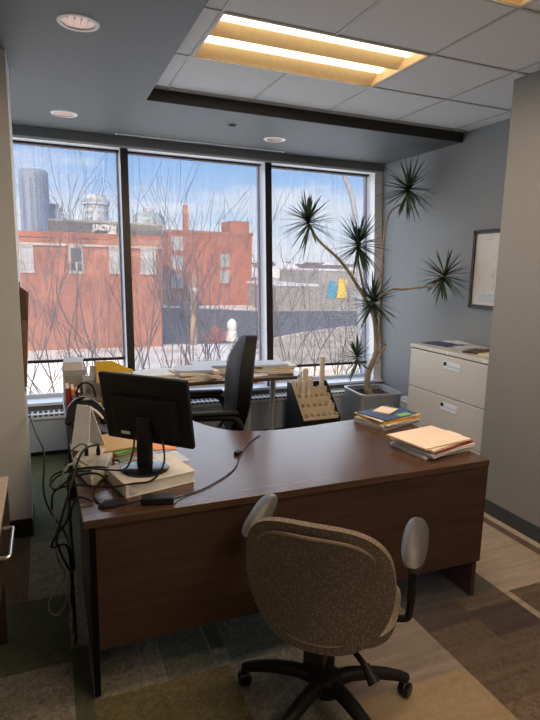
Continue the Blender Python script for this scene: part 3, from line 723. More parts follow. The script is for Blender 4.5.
# stacks on the window table
ZT = .744
stack(.77, 4.30, ZT, R(4), 'on the window table beyond the monitor', 'left folder stack on the window table', [
 ('loose_papers', 'white paper bundle', 'paper', .34, .26, .012, 0, 0, R(2), None), ('file_folder', 'cream folder', 'cream', .33, .25, .010, .005, 0, R(-4), 'paper'),
 ('file_folder', 'pale cream folder', 'cream', .33, .25, .008, -.01, .01, R(6), 'paper'), ('loose_papers', 'white sheet bundle', 'paper', .28, .22, .004, .0, .0, R(-10), None)], 1.5)
stack(1.10, 4.27, ZT, R(-4), 'on the window table left of the chair', 'middle folder stack on the window table', [
 ('file_folder', 'brown folder', 'kraft', .32, .24, .012, .0, 0, R(3), 'paper'), ('file_folder', 'cream folder', 'cream', .33, .25, .010, .005, 0, R(-4), 'paper'),
 ('loose_papers', 'white paper bundle', 'paper', .28, .21, .008, .0, .0, R(-2), None), ('file_folder', 'tan folder', 'cream', .32, .24, .010, .0, .0, R(4), 'paper'),
 ('loose_papers', 'white bluish sheet bundle', 'paper_blue', .28, .22, .014, -.005, .01, R(5), None)], 1.5)
stack(1.33, 4.52, ZT, R(-20), 'on the window table behind the chair', 'rear paper pile on the window table', [
 ('file_folder', 'brown card folder', 'kraft', .34, .26, .014, 0, 0, R(2), 'paper'), ('loose_papers', 'thick white bundle', 'paper', .29, .22, .022, 0, 0, R(-6), None),
 ('file_folder', 'grey folder', 'grey_card', .31, .23, .010, 0, 0, R(4), 'paper'), ('loose_papers', 'loose white sheaf', 'paper_blue', .28, .22, .018, -.03, 0, R(14), None)])
stack(1.83, 4.36, ZT, R(-12), "at the window table's right end", 'right paper pile on the window table', [
 ('file_folder', 'dark brown folder', 'brown_card', .33, .25, .010, 0, 0, R(0), 'paper'), ('file_folder', 'cream folder', 'cream', .32, .25, .012, .0, .0, R(5), 'paper'),
 ('file_folder', 'tan folder', 'kraft', .31, .24, .008, -.01, 0, R(-6), 'paper'), ('loose_papers', 'white paper bundle', 'paper', .29, .22, .012, .0, .0, R(8), None), ('loose_papers', 'pale blue sheet bundle', 'paper_blue', .28, .21, .010, -.05, .01, R(20), None)], 1.5)
slab('loose_papers', 'thin white sheaf lying on the window table behind the chair back', 'papers', 1.58, 4.30, ZT + .0004, .22, .28, .006, M['paper'], R(15))
slab('loose_papers', 'wide white sheet lying at the rear of the window table by the glass', 'papers', .95, 4.58, ZT + .0004, .42, .25, .006, M['paper'], R(-3))
slab('document_tray', 'low pale blue folder pile at the left end of the window table', 'folder', .50, 4.40, ZT + .0004, .22, .30, .06, M['paper_blue'], R(8), pages=M['paper'])

# ================================================================== monitor on a thick book
stack_z = DT
bk_ = thing('catalogue', 'thick cream paperback catalogue under the monitor base', 'book', (.375, 2.235, DT), R(14))
MB().box(-.155, .155, -.125, .125, 0, .002).box(-.155, .155, -.125, .125, .046, .05).box(-.155, -.152, -.125, .125, 0, .05).build('cover', M['book_cover'], bk_)
MB().box(-.151, .150, -.121, .121, .002, .046).build('page_block', M['paper'], bk_)
MB().box(-.135, -.105, -.1262, -.1248, .012, .036).build('spine_label', M['paper_blue'], bk_)
q = MB()
for k in range(5): q.box(.150, .185 + .006 * (k % 2), -.03 + k * .026, -.012 + k * .026, .030 - .004 * k, .0306 - .004 * k)
q.build('page_flags', M['orange'], bk_)['label'] = 'orange page flags'
mo = thing('monitor', 'black flat-screen monitor on a round base, its back to the camera', 'monitor', (.358, 2.24, DT + .0502), R(-44))
MB().lathe([(0, 0), (.098, 0), (.102, .004), (.100, .010), (.075, .016), (0, .018)], 40).build('base', M['black_gloss'], mo, True)
st = MB().box(-.032, .032, -.018, .018, .014, .235, .008).build('stand_neck', M['black_plastic'], mo)
MB().box(-.022, .022, .016, .024, .05, .20, .003).build('neck_cover', M['black_gloss'], st)
tilt = Matrix.Translation((-.012, .030, .252)) @ Matrix.Rotation(R(0), 4, 'Z') @ Matrix.Rotation(R(11), 4, 'X')
PW, PH = .218, .155
MB().box(-PW, PW, -.008, .018, -PH, PH, .006, mat=tilt).build('panel', M['black_plastic'], mo)
MB().box(-PW + .012, PW - .012, .0175, .0185, -PH + .016, PH - .012, mat=tilt).build('screen', M['black_gloss'], mo)
hs = MB().prism([(-.165, 0), (.165, 0), (.15, -.03), (-.15, -.03)], -.105, .075, .004, mat=tilt @ Matrix.Translation((0, -.007, -.01))).build('rear_housing', M['black_plastic'], mo)
MB().box(-.115, -.070, -.0395, -.0375, -.108, -.094, mat=tilt).build('label_sticker', M['label_white'], hs)
MB().box(-.04, .04, -.03, -.005, -.13, -.07, .006, mat=tilt).build('hinge_block', M['black_plastic'], mo)
mw = (Matrix.Translation((.358, 2.24, DT + .0502)) @ Matrix.Rotation(R(-44), 4, 'Z')).inverted()
for pts in ([(.42, 2.17, .94), (.41, 2.09, .87), (.36, 2.07, .81), (.28, 2.08, .80), (.19, 2.14, .775), (.08, 2.20, .775), (-.005, 2.23, .75), (-.02, 2.26, .66)], [(.315, 2.235, .94), (.305, 2.22, .88), (.27, 2.20, .82), (.20, 2.24, .81), (.11, 2.26, .82), (.02, 2.30, .79), (-.025, 2.27, .76)]):
    MB().tube(spline([mw @ Vector(p) for p in pts], 8), .0042, 6).build('cable', M['black_plastic'], mo, True)

# power brick and its lead
ad = thing('power_adapter', 'black power brick lying on the desk in front of the catalogue', 'adapter', (.365, 1.995, DT), R(-14))
MB().box(-.062, .062, -.027, .027, .0005, .028, .005).build('brick', M['black_plastic'], ad)
MB().tube(spline([(-.06, 0, .012), (-.12, -.01, .006), (-.19, -.02, .0045), (-.235, .03, .0045), (-.26, .12, .006), (-.22, .22, .03), (-.1, .24, .006)], 6), .0035, 6).build('lead', M['black_plastic'], ad, True)
ld = MB().tube(spline([(.06, .0, .012), (.10, .045, .0045), (.20, .13, .004), (.32, .31, .004), (.37, .51, .004), (.44, .70, .004), (.50, .80, .004)], 6), .003, 6).build('lead', M['black_plastic'], ad, True)
MB().box(-.014, .014, -.02, .02, .0005, .018, .004, mat=Matrix.Translation((.357, .52, 0)) @ Matrix.Rotation(R(-30), 4, 'Z')).build('plug', M['black_plastic'], ld)
ms = thing('computer_mouse', 'flat dark coiled lead and puck on the desk front left corner', 'mouse', (.20, 2.03, DT), R(10))
MB().lathe([(0, .0005), (.048, .0005), (.05, .006), (.042, .014), (0, .017)], 28).warp(lambda c: Vector((c.x * 1.15, c.y * .55, c.z))).build('body', M['black_plastic'], ms, True)

# ================================================================== left return clutter
ph = thing('docking_base', 'beige wedge-shaped equipment base at the desk left edge with plugs in it', 'device', (0, 0, DT))
MB().prism([(.075, 2.47), (.135, 2.215), (.20, 2.30), (.262, 2.53), (.15, 2.71)], .0005, .05, .008).build('body', M['beige_plastic'], ph)
MB().prism([(.085, 2.47), (.145, 2.31), (.225, 2.54), (.145, 2.64)], .050, .058, .002).build('top_plate', M['beige_plastic'], ph)
for x, y in ((.135, 2.47), (.185, 2.46)):
    MB().tube([(x, y, .058), (x, y, .080), (x, y - .003, .105)], [.009, .009, .004], 8).build('plug', M['black_plastic'], ph, True)
tn = thing('tent_card', 'white folded tent card standing on the beige base', 'card', (.15, 2.585, DT + .0585), R(48))
MB().poly([(-.062, -.05, 0), (-.062, .05, 0), (-.012, .045, .205), (-.012, -.03, .205)], .004).build('leaf', M['white_plastic'], tn)
MB().poly([(.062, -.05, 0), (-.008, -.03, .205), (-.008, .045, .205), (.062, .05, 0)], .004).build('leaf', M['white_plastic'], tn)
hp = thing('telephone', 'black desk telephone with curved handset behind the tent card', 'telephone', (.175, 2.86, DT), R(8))
MB().prism([(-.10, 0), (.09, 0), (.09, .05), (-.10, .13)], -.09, .09, .006, mat=Matrix.Rotation(R(90), 4, 'X')).build('body', M['black_plastic'], hp)
hh = MB().tube(spline([(-.095, -.02, .11), (-.085, -.02, .19), (-.03, -.02, .225), (.035, -.02, .185), (.085, -.02, .10)], 6), [.028, .030, .028] + [.022] * 19 + [.028, .030, .028], 10).build('handset', M['black_gloss'], hp, True)
MB().tube(spline([(-.07, -.045, .175), (-.025, -.045, .20), (.03, -.045, .165), (.06, -.045, .125)], 6), .006, 6).build('handset_trim', M['white_plastic'], hh, True)
q = MB()
for i in range(3):
    for j in range(4): q.box(-.02 + i * .024, -.003 + i * .024, -.03 + j * .022, -.015 + j * .022, .088 - i * .012, .094 - i * .012)
q.build('keys', M['grey_card'], hp)
stack(.30, 2.62, DT, R(25), 'between the monitor and the tent card', 'coloured papers left of the monitor', [
 ('file_folder', 'white folder', 'paper', .20, .26, .012, 0, 0, R(0), 'paper'), ('file_folder', 'teal folder', 'teal', .19, .25, .010, 0, .0, R(5), 'paper'), ('file_folder', 'red-edged folder', 'red', .18, .24, .010, 0, 0, R(-6), 'paper'),
 ('file_folder', 'bright green folder', 'green', .18, .22, .012, -.01, .01, R(8), 'green'), ('envelope', 'kraft envelope', 'kraft', .19, .24, .010, .0, .03, R(-12), None)])
for k, (x, y, rz) in enumerate(((.225, 2.405, 8), (.245, 2.385, 2))):
    p_ = thing('pen', 'blue pen, %s of the two lying by the beige base' % ('rear' if k == 0 else 'front'), 'pen', (x + .06, y, DT + .006), R(rz - 18), 'blue pens')
    MB().tube([(-.065, 0, 0), (.055, 0, 0)], .005, 8).build('barrel', M['blue'], p_, True); MB().tube([(.055, 0, 0), (.07, 0, 0)], [.004, .001], 8).build('tip', M['steel'], p_, True)
slab('leaflet', 'orange-red sheet on the desk behind the monitor stand', 'leaflet', .52, 2.70, DT + .0004, .15, .20, .002, M['orange'], R(-15))
slab('leaflet', 'pale blue sheet on the desk beside the orange-red sheet', 'leaflet', .52, 2.47, DT + .0004, .13, .16, .0015, M['paper_blue'], R(12))
# tower of boxes and books at the far end of the return
bxs = thing('storage_box', 'taupe carton at the far left end of the desk return', 'box', (.145, 3.76, DT), R(2))
MB().box(-.065, .065, -.10, .10, .0005, .225, .003).build('carton', M['taupe_card'], bxs); MB().box(-.067, .067, -.102, .102, .19, .228, .002).build('lid', M['grey_card'], bxs)
slab('binder', 'white and pale blue binder lying on the taupe carton', 'binder', .145, 3.76, DT + .2285, .125, .20, .052, M['paper_blue'], R(-4), pages=M['paper'])
for k, (mat, nm, w_, h_) in enumerate((('red', 'dark red book', .026, .15), ('orange', 'orange-brown book', .022, .14), ('brown_card', 'dark brown book', .03, .12))):
    bo = thing('book', nm + ' standing in front of the taupe carton', 'book', (.095 + .03 * k, 3.56, DT), 0, 'books by the carton')
    MB().box(-w_ / 2, w_ / 2, -.08, .08, .0005, h_, .002).build('cover', M[mat], bo); MB().box(-w_ / 2 + .003, w_ / 2 - .003, -.076, .081, .004, h_ + .0006).build('page_block', M['paper'], bo)
bg_ = thing('desk_basket', 'dark wire desk basket with a yellow label beside the books', 'basket', (.20, 3.36, DT), R(5))
MB().box(-.08, .08, -.09, .09, .0005, .115, .008).build('bin', M['brown_card'], bg_); MB().box(-.02, .065, -.0925, -.0895, .075, .100).build('label_strip', M['yellow'], bg_)
MB().tube(spline([(-.055, 0, .112), (-.055, 0, .17), (-.02, 0, .205), (.03, 0, .185), (.05, 0, .112)], 6), .006, 8).build('handle', M['black_plastic'], bg_, True)
crd = thing('card_box', 'small white card box standing beside the dark basket', 'box', (.345, 3.42, DT), R(-6)); MB().box(-.03, .03, -.04, .04, .0005, .15, .002).build('carton', M['paper'], crd); MB().box(-.026, .026, -.0412, -.0398, .02, .07).build('printed_panel', M['cream'], crd)
fh = thing('file_sorter', 'grey upright file sorter at the back of the desk return', 'file sorter', (.40, 3.62, DT), R(-8))
q = MB(); q.box(-.16, .16, -.09, .09, .0005, .012, .002)
for k in range(5): q.box(-.16, .16, -.088 + k * .043, -.084 + k * .043, .012, .16)
q.build('rack', M['steel'], fh)
def upright(label, x, y, w, h, t, mat, rz, tl):
    T = thing('file_folder', label, 'folder', (x, y, DT + .0126), R(rz), 'folders standing in the file sorter')
    q = MB(); q.prism([(-w / 2, 0), (w / 2, 0), (w / 2, h - .06), (w / 2 - .03, h - .05), (-w / 2 + .10, h), (-w / 2, h)], -t / 2, t / 2, .001, mat=Matrix.Rotation(R(tl), 4, 'Y') @ Matrix.Rotation(R(90), 4, 'X')); q.build('cover', M[mat], T)
    q = MB(); q.box(-w / 2 + .01, w / 2 - .012, -t / 2 - .0006, t / 2 + .0006, .01, h - .075, mat=Matrix.Rotation(R(tl), 4, 'Y')); q.build('pages', M['paper'], T)
upright('bright yellow folder standing upright behind the monitor', .385, 3.555, .23, .285, .008, 'yellow', -8, 0)
upright('white folder with printed sheets standing behind the yellow one', .36, 3.60, .25, .25, .008, 'paper_blue', -8, 0)
upright('pale grey folder standing at the rear of the file sorter', .43, 3.655, .26, .22, .008, 'paper', -8, 0)

# ---- cables spilling off the desk's left edge
def cable(label, pts, mat, r=.0048, grp=None):
    o = MB().tube(spline(pts, 8), r, 6).build('cable', mat, None, True); return tag(o, label, 'cable', grp)
K = M['black_plastic']
cable('black cable sagging from the pale pillar across to the desk', [(-.125, 3.40, .78), (-.085, 2.95, .79), (-.045, 2.7, .757), (-.054, 2.6, .611), (-.03, 2.55, .527), (.04, 2.35, .46), (.05, 2.25, .25), (.05, 2.3, .006), (.045, 2.7, .006)], K)
cable('black cable looping out past the desk edge at tabletop height', [(.26, 2.30, .775), (.169, 2.312, .80), (.018, 2.33, .79), (-.02, 2.29, .77), (.0, 2.22, .76), (.075, 2.235, .80), (.17, 2.22, .80), (.23, 2.1, .752)], K)
cable('black cable hanging in a long drop with a hairpin at its foot', [(.185, 2.44, .86), (.11, 2.30, .88), (.054, 2.12, .809), (-.003, 2.1, .623), (-.001, 2.1, .571), (.030, 2.1, .479), (.050, 2.1, .467), (.052, 2.1, .503), (.048, 2.1, .613), (.05, 2.1, .71), (.08, 2.1, .764), (.13, 2.07, .752)], K)
cable('pale green-grey cable hanging lowest in a wide loop off the desk', [(.10, 2.34, .805), (.045, 2.3, .82), (.012, 2.3, .723), (-.011, 2.3, .582), (-.008, 2.3, .422), (.019, 2.3, .336), (-.045, 2.3, .234), (-.046, 2.3, .174), (-.009, 2.3, .160), (.025, 2.3, .24), (.042, 2.3, .493), (.040, 2.32, .78), (.08, 2.40, .80)], M['cable_green'], .0042)
cable('black cable crossing the bundle in a zigzag below the desk edge', [(.14, 2.28, .80), (.05, 2.2, .815), (.045, 2.2, .652), (-.013, 2.2, .565), (-.024, 2.2, .523), (.028, 2.2, .524), (.044, 2.25, .40), (.045, 2.4, .2), (.045, 2.6, .006)], K)
cable('thin black cable falling straight beside the desk side panel', [(.135, 2.47, .85), (.10, 2.42, .87), (.045, 2.36, .82), (.040, 2.33, .60), (.048, 2.33, .3), (.042, 2.36, .006), (.03, 2.6, .006)], K, .003)

# ================================================================== things on the left wall and near left
wp = thing('wall_pocket', 'brown wooden wall pocket fixed to the side of the pale pillar', 'wall pocket', (-.145, 3.52, .92))
MB().prism([(0, 0), (.012, .0), (.050, .56), (.046, .565), (0, .60)], -.05, .05, .002, mat=Matrix.Rotation(R(90), 4, 'X')).build('pocket', M['brown_wood'], wp)
MB().box(.004, .034, -.052, .045, .40, .575).build('leaflets', M['brown_card'], wp)
MB().box(0, .004, -.06, .06, -.03, .62).build('back_board', M['dark_wood'], wp)
cz = thing('credenza', 'credenza with pale wood top and a chrome bar handle, cut off at the left edge', 'cabinet', (-.188, 2.49, 0))
MB().box(-.50, 0, -1.5, 0, .715, .740, .003).build('top', M['pale_wood'], cz)
MB().box(-.49, -.012, -1.48, -.012, .50, .714).build('carcass', M['dark_wood'], cz)
dd = MB().box(-.012, -.004, -.75, -.02, .51, .708, .002).build('drawer', M['dark_wood'], cz)
MB().tube(spline([(-.004, -.335, .655), (.022, -.335, .655), (.030, -.345, .655), (.030, -.36, .655)], 4) + spline([(.030, -.52, .655), (.030, -.555, .655), (.022, -.565, .655), (-.004, -.565, .655)], 4), .0075, 10).build('handle', M['chrome'], dd, True)
for x, y in ((-.06, -.07), (-.44, -.07), (-.06, -1.43), (-.44, -1.43)): MB().box(x - .02, x + .02, y - .02, y + .02, 0, .4995).build('leg', M['dark_wood'], cz)

# ================================================================== picture on the right wall
pc = thing('framed_print', 'dark framed white sheet of hand sketches on the right wall', 'picture', (XR, 3.38, 1.675))
fr = MB(); H2, W2, FW = .325, .34, .028
fr.box(-.028, -.001, -W2, W2, H2 - FW, H2, .002); fr.box(-.028, -.001, -W2, W2, -H2, -H2 + FW, .002); fr.box(-.028, -.001, -W2, -W2 + FW, -H2, H2, .002); fr.box(-.028, -.001, W2 - FW, W2, -H2, H2, .002)
fr.build('frame', M['bronze'], pc)
sh_ = MB().box(-.012, -.008, -W2 + FW, W2 - FW, -H2 + FW, H2 - FW).build('sheet', M['paper'], pc)
q = MB(); rs = random.Random(3)
for k in range(34):
    y0, z0 = rs.uniform(-.29, .27), rs.uniform(-.22, .25); L = rs.uniform(.02, .10); a = rs.choice((0, 0, .1, -.15, 1.4))
    q.tube([(-.0125, y0, z0), (-.0125, y0 - L * math.cos(a), z0 + L * math.sin(a) * .6)], .0012, 4)
q.build('pen_sketch', M['black_edge'], sh_)
MB().box(-.0128, -.0118, .06, .24, -.27, -.2).build('blue_wash', M['paper_blue'], sh_)

# ================================================================== roll file with drawings, carton, planter
rf = thing('roll_file', 'black stepped roll file with cream slots on the floor by the window', 'roll file', (2.13, 4.33, 0))
RW, RD = .40, .37
for x in (0, RW - .012): MB().prism([(0, 0), (RD, 0), (RD, .56), (.30, .56), (0, .27)], x, x + .012, .001, mat=Matrix(((0, 0, 1, 0), (1, 0, 0, 0), (0, 1, 0, 0), (0, 0, 0, 1)))).build('side_panel', M['black_plastic'], rf)
MB().box(.012, RW - .012, 0, .012, .02, .26).build('front_panel', M['black_plastic'], rf)
MB().box(.012, RW - .012, RD - .012, RD, .02, .55).build('back_panel', M['black_plastic'], rf)
MB().box(.012, RW - .012, .012, RD - .012, .02, .03).build('bottom_panel', M['black_plastic'], rf)
for k in range(4):
    y0 = .016 + k * .085; zt = .285 + k * .075; q = MB()
    q.box(.014, RW - .014, y0, y0 + .008, .04, zt)
    for i in range(7): q.box(.014 + i * (RW - .036) / 6, .022 + i * (RW - .036) / 6, y0 + .008, y0 + .084, .04, zt + (.02 if k < 3 else 0))
    q.build('slot_tier', M['mdf'], rf)
def roll(label, i, k, zt, r=.025, ln=.0):
    T = thing('paper_roll', label, 'paper roll', (2.13 + .018 + (i + .5) * (RW - .036) / 6, 4.33 + .016 + k * .085 + .046, .0305), 0, 'rolled drawings in the roll file')
    MB().lathe([(r * .55, .002), (r, .0), (r, zt - .03), (r * .6, zt - .03), (r * .55, .01)], 18).build('roll', M['roll'], T, True)
    MB().lathe([(r * 1.03, zt * .72), (r * 1.04, zt * .74), (r * 1.03, zt * .76)], 18).build('band', M['cream'], T, True)
for a in (('rolled drawing standing leftmost in the roll file', 0, 3, .58), ('tall rolled drawing, second from the left at the back of the roll file', 1, 3, .66), ('rolled drawing next to the middle of the roll file', 2, 3, .69), ('short rolled drawing just right of the middle of the roll file', 3, 3, .61), ('tallest rolled drawing, at the right rear of the roll file', 5, 3, .80),
          ('rolled drawing in the second step left of the roll file', 1, 2, .58), ('rolled drawing in the second step middle of the roll file', 2, 2, .60), ('stubby roll lying forward at the right of the roll file', 5, 1, .40)): roll(*a)
cb = thing('carton', 'open cream carton on the floor in front of the roll file', 'box', (1.93, 4.06, 0), R(8))
q = MB(); q.box(-.15, .15, -.10, .10, 0, .005); q.box(-.15, .15, -.10, -.096, 0, .21); q.box(-.15, .15, .096, .10, 0, .21); q.box(-.15, -.146, -.096, .096, 0, .21); q.box(.146, .15, -.096, .096, 0, .21); q.build('carton_walls', M['mdf'], cb)
slab('loose_papers', 'pinkish papers inside the open cream carton', 'papers', 1.92, 4.06, .0055, .22, .16, .16, M['pink'], R(8))

pt = thing('planter', 'square grey planter tub with a tall spiky plant by the window corner', 'planter', (2.95, 4.46, 0), R(-5))
def rsq(h, rad, n=6):
    out = []
    for cx, cy, a0 in ((1, 1, 0), (-1, 1, 90), (-1, -1, 180), (1, -1, 270)):
        for k in range(n + 1):
            a = R(a0 + 90 * k / n); out.append((cx * (h - rad) + rad * math.cos(a), cy * (h - rad) + rad * math.sin(a)))
    return out
q = MB(); rings = []
for h_, z_ in ((.195, 0), (.205, .01), (.222, .45), (.228, .458), (.228, .482), (.204, .482), (.200, .40)):
    rings.append([q.bm.verts.new((x, y, z_)) for x, y in rsq(h_, .075)])
for a, b in zip(rings, rings[1:]):
    for k in range(len(a)): q.bm.faces.new((a[k], a[(k + 1) % len(a)], b[(k + 1) % len(a)], b[k]))
q.bm.faces.new(rings[0][::-1]); q.build('tub', M['planter'], pt, True)
MB().prism(rsq(.199, .075), .39, .43).build('soil', M['soil'], pt)
q = MB(); rs = random.Random(5)
for k in range(90):
    a, b = rs.uniform(-.18, .18), rs.uniform(-.18, .18); s_ = rs.uniform(.006, .014)
    q.box(a - s_, a + s_, b - s_, b + s_, .428, .43 + s_)
q.build('soil_crumbs', M['soil'], pt)

# ---- dragon tree
dt = thing('dragon_tree', 'tall dragon tree with bare bending stems and spiky leaf heads', 'plant', (2.90, 4.42, .431))
b0 = Vector((2.90, 4.42, .431))
def L(pts): return [tuple(Vector(p) - b0) for p in pts]
main = spline(L([(2.905, 4.42, .431), (2.865, 4.42, .54), (2.87, 4.42, .66), (2.925, 4.42, .80), (2.945, 4.42, .90), (2.925, 4.42, 1.08), (2.865, 4.42, 1.27), (2.66, 4.42, 1.55), (2.50, 4.42, 1.73), (2.27, 4.41, 1.90), (2.17, 4.40, 2.03)]), 6)
MB().tube(main, [.036 - .026 * (k / (len(main) - 1)) ** .8 for k in range(len(main))], 10).build('trunk', M['bark'], dt, True)
stems = [([(2.94, 4.42, .86), (3.01, 4.41, .875), (3.04, 4.40, .93), (2.975, 4.40, 1.0), (2.955, 4.40, 1.40), (2.95, 4.40, 1.93), (2.985, 4.40, 2.15), (3.07, 4.40, 2.24), (3.15, 4.40, 2.28), (3.19, 4.40, 2.36)], .012),
         ([(2.955, 4.40, 1.42), (2.99, 4.25, 1.48), (3.00, 4.12, 1.48), (3.09, 4.02, 1.505), (3.155, 3.92, 1.515), (3.17, 3.82, 1.58)], .011),
         ([(2.80, 4.42, 1.38), (2.72, 4.38, 1.55), (2.66, 4.36, 1.72), (2.645, 4.35, 1.84)], .012),
         ([(2.91, 4.42, 1.13), (2.86, 4.36, 1.22), (2.83, 4.34, 1.32)], .011),
         ([(2.88, 4.42, .70), (2.80, 4.38, .73), (2.72, 4.36, .80)], .008),
         ([(3.02, 4.41, .885), (2.99, 4.42, .80), (2.95, 4.42, .74)], .011)]
for p, r_ in stems:
    sp_ = spline(L(p), 6); MB().tube(sp_, [r_ * (1 - .25 * k / len(sp_)) for k in range(len(sp_))], 8).build('stem', M['bark'], dt, True)
rs = random.Random(11)
def head(c, n, ln, axis):
    c = Vector(c) - b0; axis = Vector(axis).normalized(); ln *= 1.28; q = MB()
    for k in range(n):
        ph_ = rs.uniform(0, 2 * math.pi); el = math.asin(rs.uniform(-.75, .98))
        e1 = axis.orthogonal().normalized(); e2 = axis.cross(e1)
        d = (math.cos(el) * (math.cos(ph_) * e1 + math.sin(ph_) * e2) + math.sin(el) * axis).normalized()
        l_ = ln * rs.uniform(.75, 1.12); side = d.cross(Vector((0, 0, 1)))
        side = side.normalized() if side.length > .1 else e1.copy()
        st_ = c + axis * (.035 * math.sin(el)); wv = .0125 * rs.uniform(.8, 1.2); prev = None
        nrm = side.cross(d).normalized()
        for s_ in range(6):
            t_ = s_ / 5; p = st_ + d * (l_ * t_) + Vector((0, 0, -.10 * l_ * t_ ** 2.2 * (1 - .4 * d.z)))
            w_ = wv * (.8 + .6 * t_) * (1 - t_) ** .6 if t_ < 1 else .0006
            if (p + b0).x > XR - .012: p.x = XR - .012 - b0.x
            cur = (q.bm.verts.new(p + side * w_), q.bm.verts.new(p + nrm * w_ * .35), q.bm.verts.new(p - side * w_))
            if prev:
                q.bm.faces.new((prev[0], prev[1], cur[1], cur[0])); q.bm.faces.new((prev[1], prev[2], cur[2], cur[1]))
            prev = cur
    q.build('leaf_head', M['leaf'], dt)
head((2.16, 4.40, 2.05), 75, .225, (-.4, 0, 1)); head((2.645, 4.35, 1.87), 100, .235, (0, 0, 1)); head((2.825, 4.335, 1.35), 95, .23, (-.1, -.1, 1))
head((3.195, 4.40, 2.40), 90, .25, (.2, -.1, 1)); head((3.175, 3.80, 1.60), 70, .195, (.1, -.3, 1)); head((2.70, 4.36, .82), 42, .19, (-.2, 0, 1))

# ================================================================== outdoors (second-floor view, street about 3.6 m below the floor)
ZG = -3.6
gr = MB(); gr.box(-700, 900, 5.8, 1500, ZG - 1, ZG); struct(gr.build('ground', M['snow']))
struct(MB().prism([(7.0, 35.7), (12.6, 35.0), (20, 40.5), (27, 44), (70, 50), (70, 57), (23, 60), (16.5, 66), (7.2, 67)], ZG - .4, ZG + .02).build('ground_road', M['road']))  # road asphalt; the lot outline follows a shadowed area, shade kept as dark colour
struct(MB().prism([(11, 22), (30, 22), (60, 30), (60, 48), (27, 43.7), (20, 40.2), (12.8, 34.6)], ZG - .4, ZG + .03).build('ground_verge', M['grass']))
def far_window(parent, x0, x1, y, z0, z1, mat='blind_white'):
    q = MB(); q.box(x0, x1, y - .10, y - .02, z1, z1 + .14); q.box(x0 - .05, x1 + .05, y - .14, y - .02, z0 - .14, z0); q.box(x0, x0 + .09, y - .08, y - .02, z0, z1); q.box(x1 - .09, x1, y - .08, y - .02, z0, z1); q.box(x0, x1, y - .08, y - .02, z0 + (z1 - z0) * .36, z0 + (z1 - z0) * .40); q.box((x0 + x1) / 2 - .05, (x0 + x1) / 2 + .05, y - .08, y - .02, z0, z0 + (z1 - z0) * .38)
    w_ = q.build('window', M['stone'], parent); MB().box(x0 + .02, x1 - .02, y - .03, y - .01, z0, z1).build('pane', M[mat], w_)
# red brick building across the street
ba = thing('brick_building', 'low red brick building with white-sashed windows filling the left view', 'building', (0, 0, 0))
MB().box(-22, 6.9, 35, 50, ZG, 3.1).build('wall', M['brick'], ba)
MB().box(-22, 6.95, 34.9, 50.05, 3.1, 3.42).build('parapet', M['brick2'], ba); MB().box(-22, 6.95, 34.85, 35, 2.62, 2.76).build('string_course', M['stone'], ba)
for x0, x1 in ((-6.2, -5.4), (-3.9, -3.1), (-1.35, -.60), (1.35, 2.15), (3.65, 4.45), (5.55, 6.5)):
    far_window(ba, x0, x1, 35, 1.15, 2.5, 'pane_dark' if x0 in (1.35,) else 'blind_white')
# orange-red brick block further off
bb_ = thing('brick_building', 'taller orange-red brick block beyond the parking lot in the middle window', 'building', (0, 0, 0))
MB().box(14.6, 26, 70, 90, ZG, 5.7).build('wall', M['brick2'], bb_); MB().box(14.5, 26.1, 69.85, 90, 5.7, 6.05).build('parapet', M['brick'], bb_)
MB().box(23.2, 25.9, 71, 75, 6.05, 7.6).build('roof_stack', M['brick2'], bb_); MB().box(17.2, 17.7, 72, 73, 6.05, 9.4).build('chimney', M['brick2'], bb_)
for z in (1.65, -.5): far_window(bb_, 21.5, 22.8, 70, z, z + 1.4)
for z in (3.6, 1.2, -1.2): far_window(bb_, 15.0, 16.5, 70, z, z + 1.5)
# grey building with the sign
bj = thing('grey_building', 'flat-roofed grey building behind the brick one carrying white roof lettering', 'building', (0, 0, 0))
MB().box(.6, 10.9, 55, 68, ZG, 5.4).build('wall', M['sign_wall'], bj); MB().box(.5, 11, 54.9, 68, 5.4, 5.6).build('parapet', M['house_c'], bj)
fc_ = bpy.data.curves.new('sign_letters', 'FONT'); fc_.body = 'JUNCTION'; fc_.size = .68; fc_.extrude = .05; fc_.offset = .03; fc_.space_character = 1.05
ft = bpy.data.objects.new('sign_text', fc_); COL.objects.link(ft)
fm = bpy.data.meshes.new_from_object(ft.evaluated_get(bpy.context.evaluated_depsgraph_get())); bpy.data.objects.remove(ft); fm.materials.clear()
fo = bpy.data.objects.new('sign_letters', fm); COL.objects.link(fo); fo.data.materials.append(M['letter']); fo.parent = bj; fo.scale = (.62, 1.1, 1); fo.location = (4.3, 54.75, 4.72); fo.rotation_euler = (R(90), 0, 0)
MB().lathe([(.0, 0), (.5, 0), (.5, .08), (0, .08)], 20, mat=Matrix.Translation((6.1, 54.85, 4.25)) @ Matrix.Rotation(R(90), 4, 'X')).build('round_emblem', M['letter'], bj)
for x in (1.2, 2.6): MB().box(x, x + 1.0, 54.95, 55.05, 3.6, 4.6).build('window', M['pane_dark'], bj)
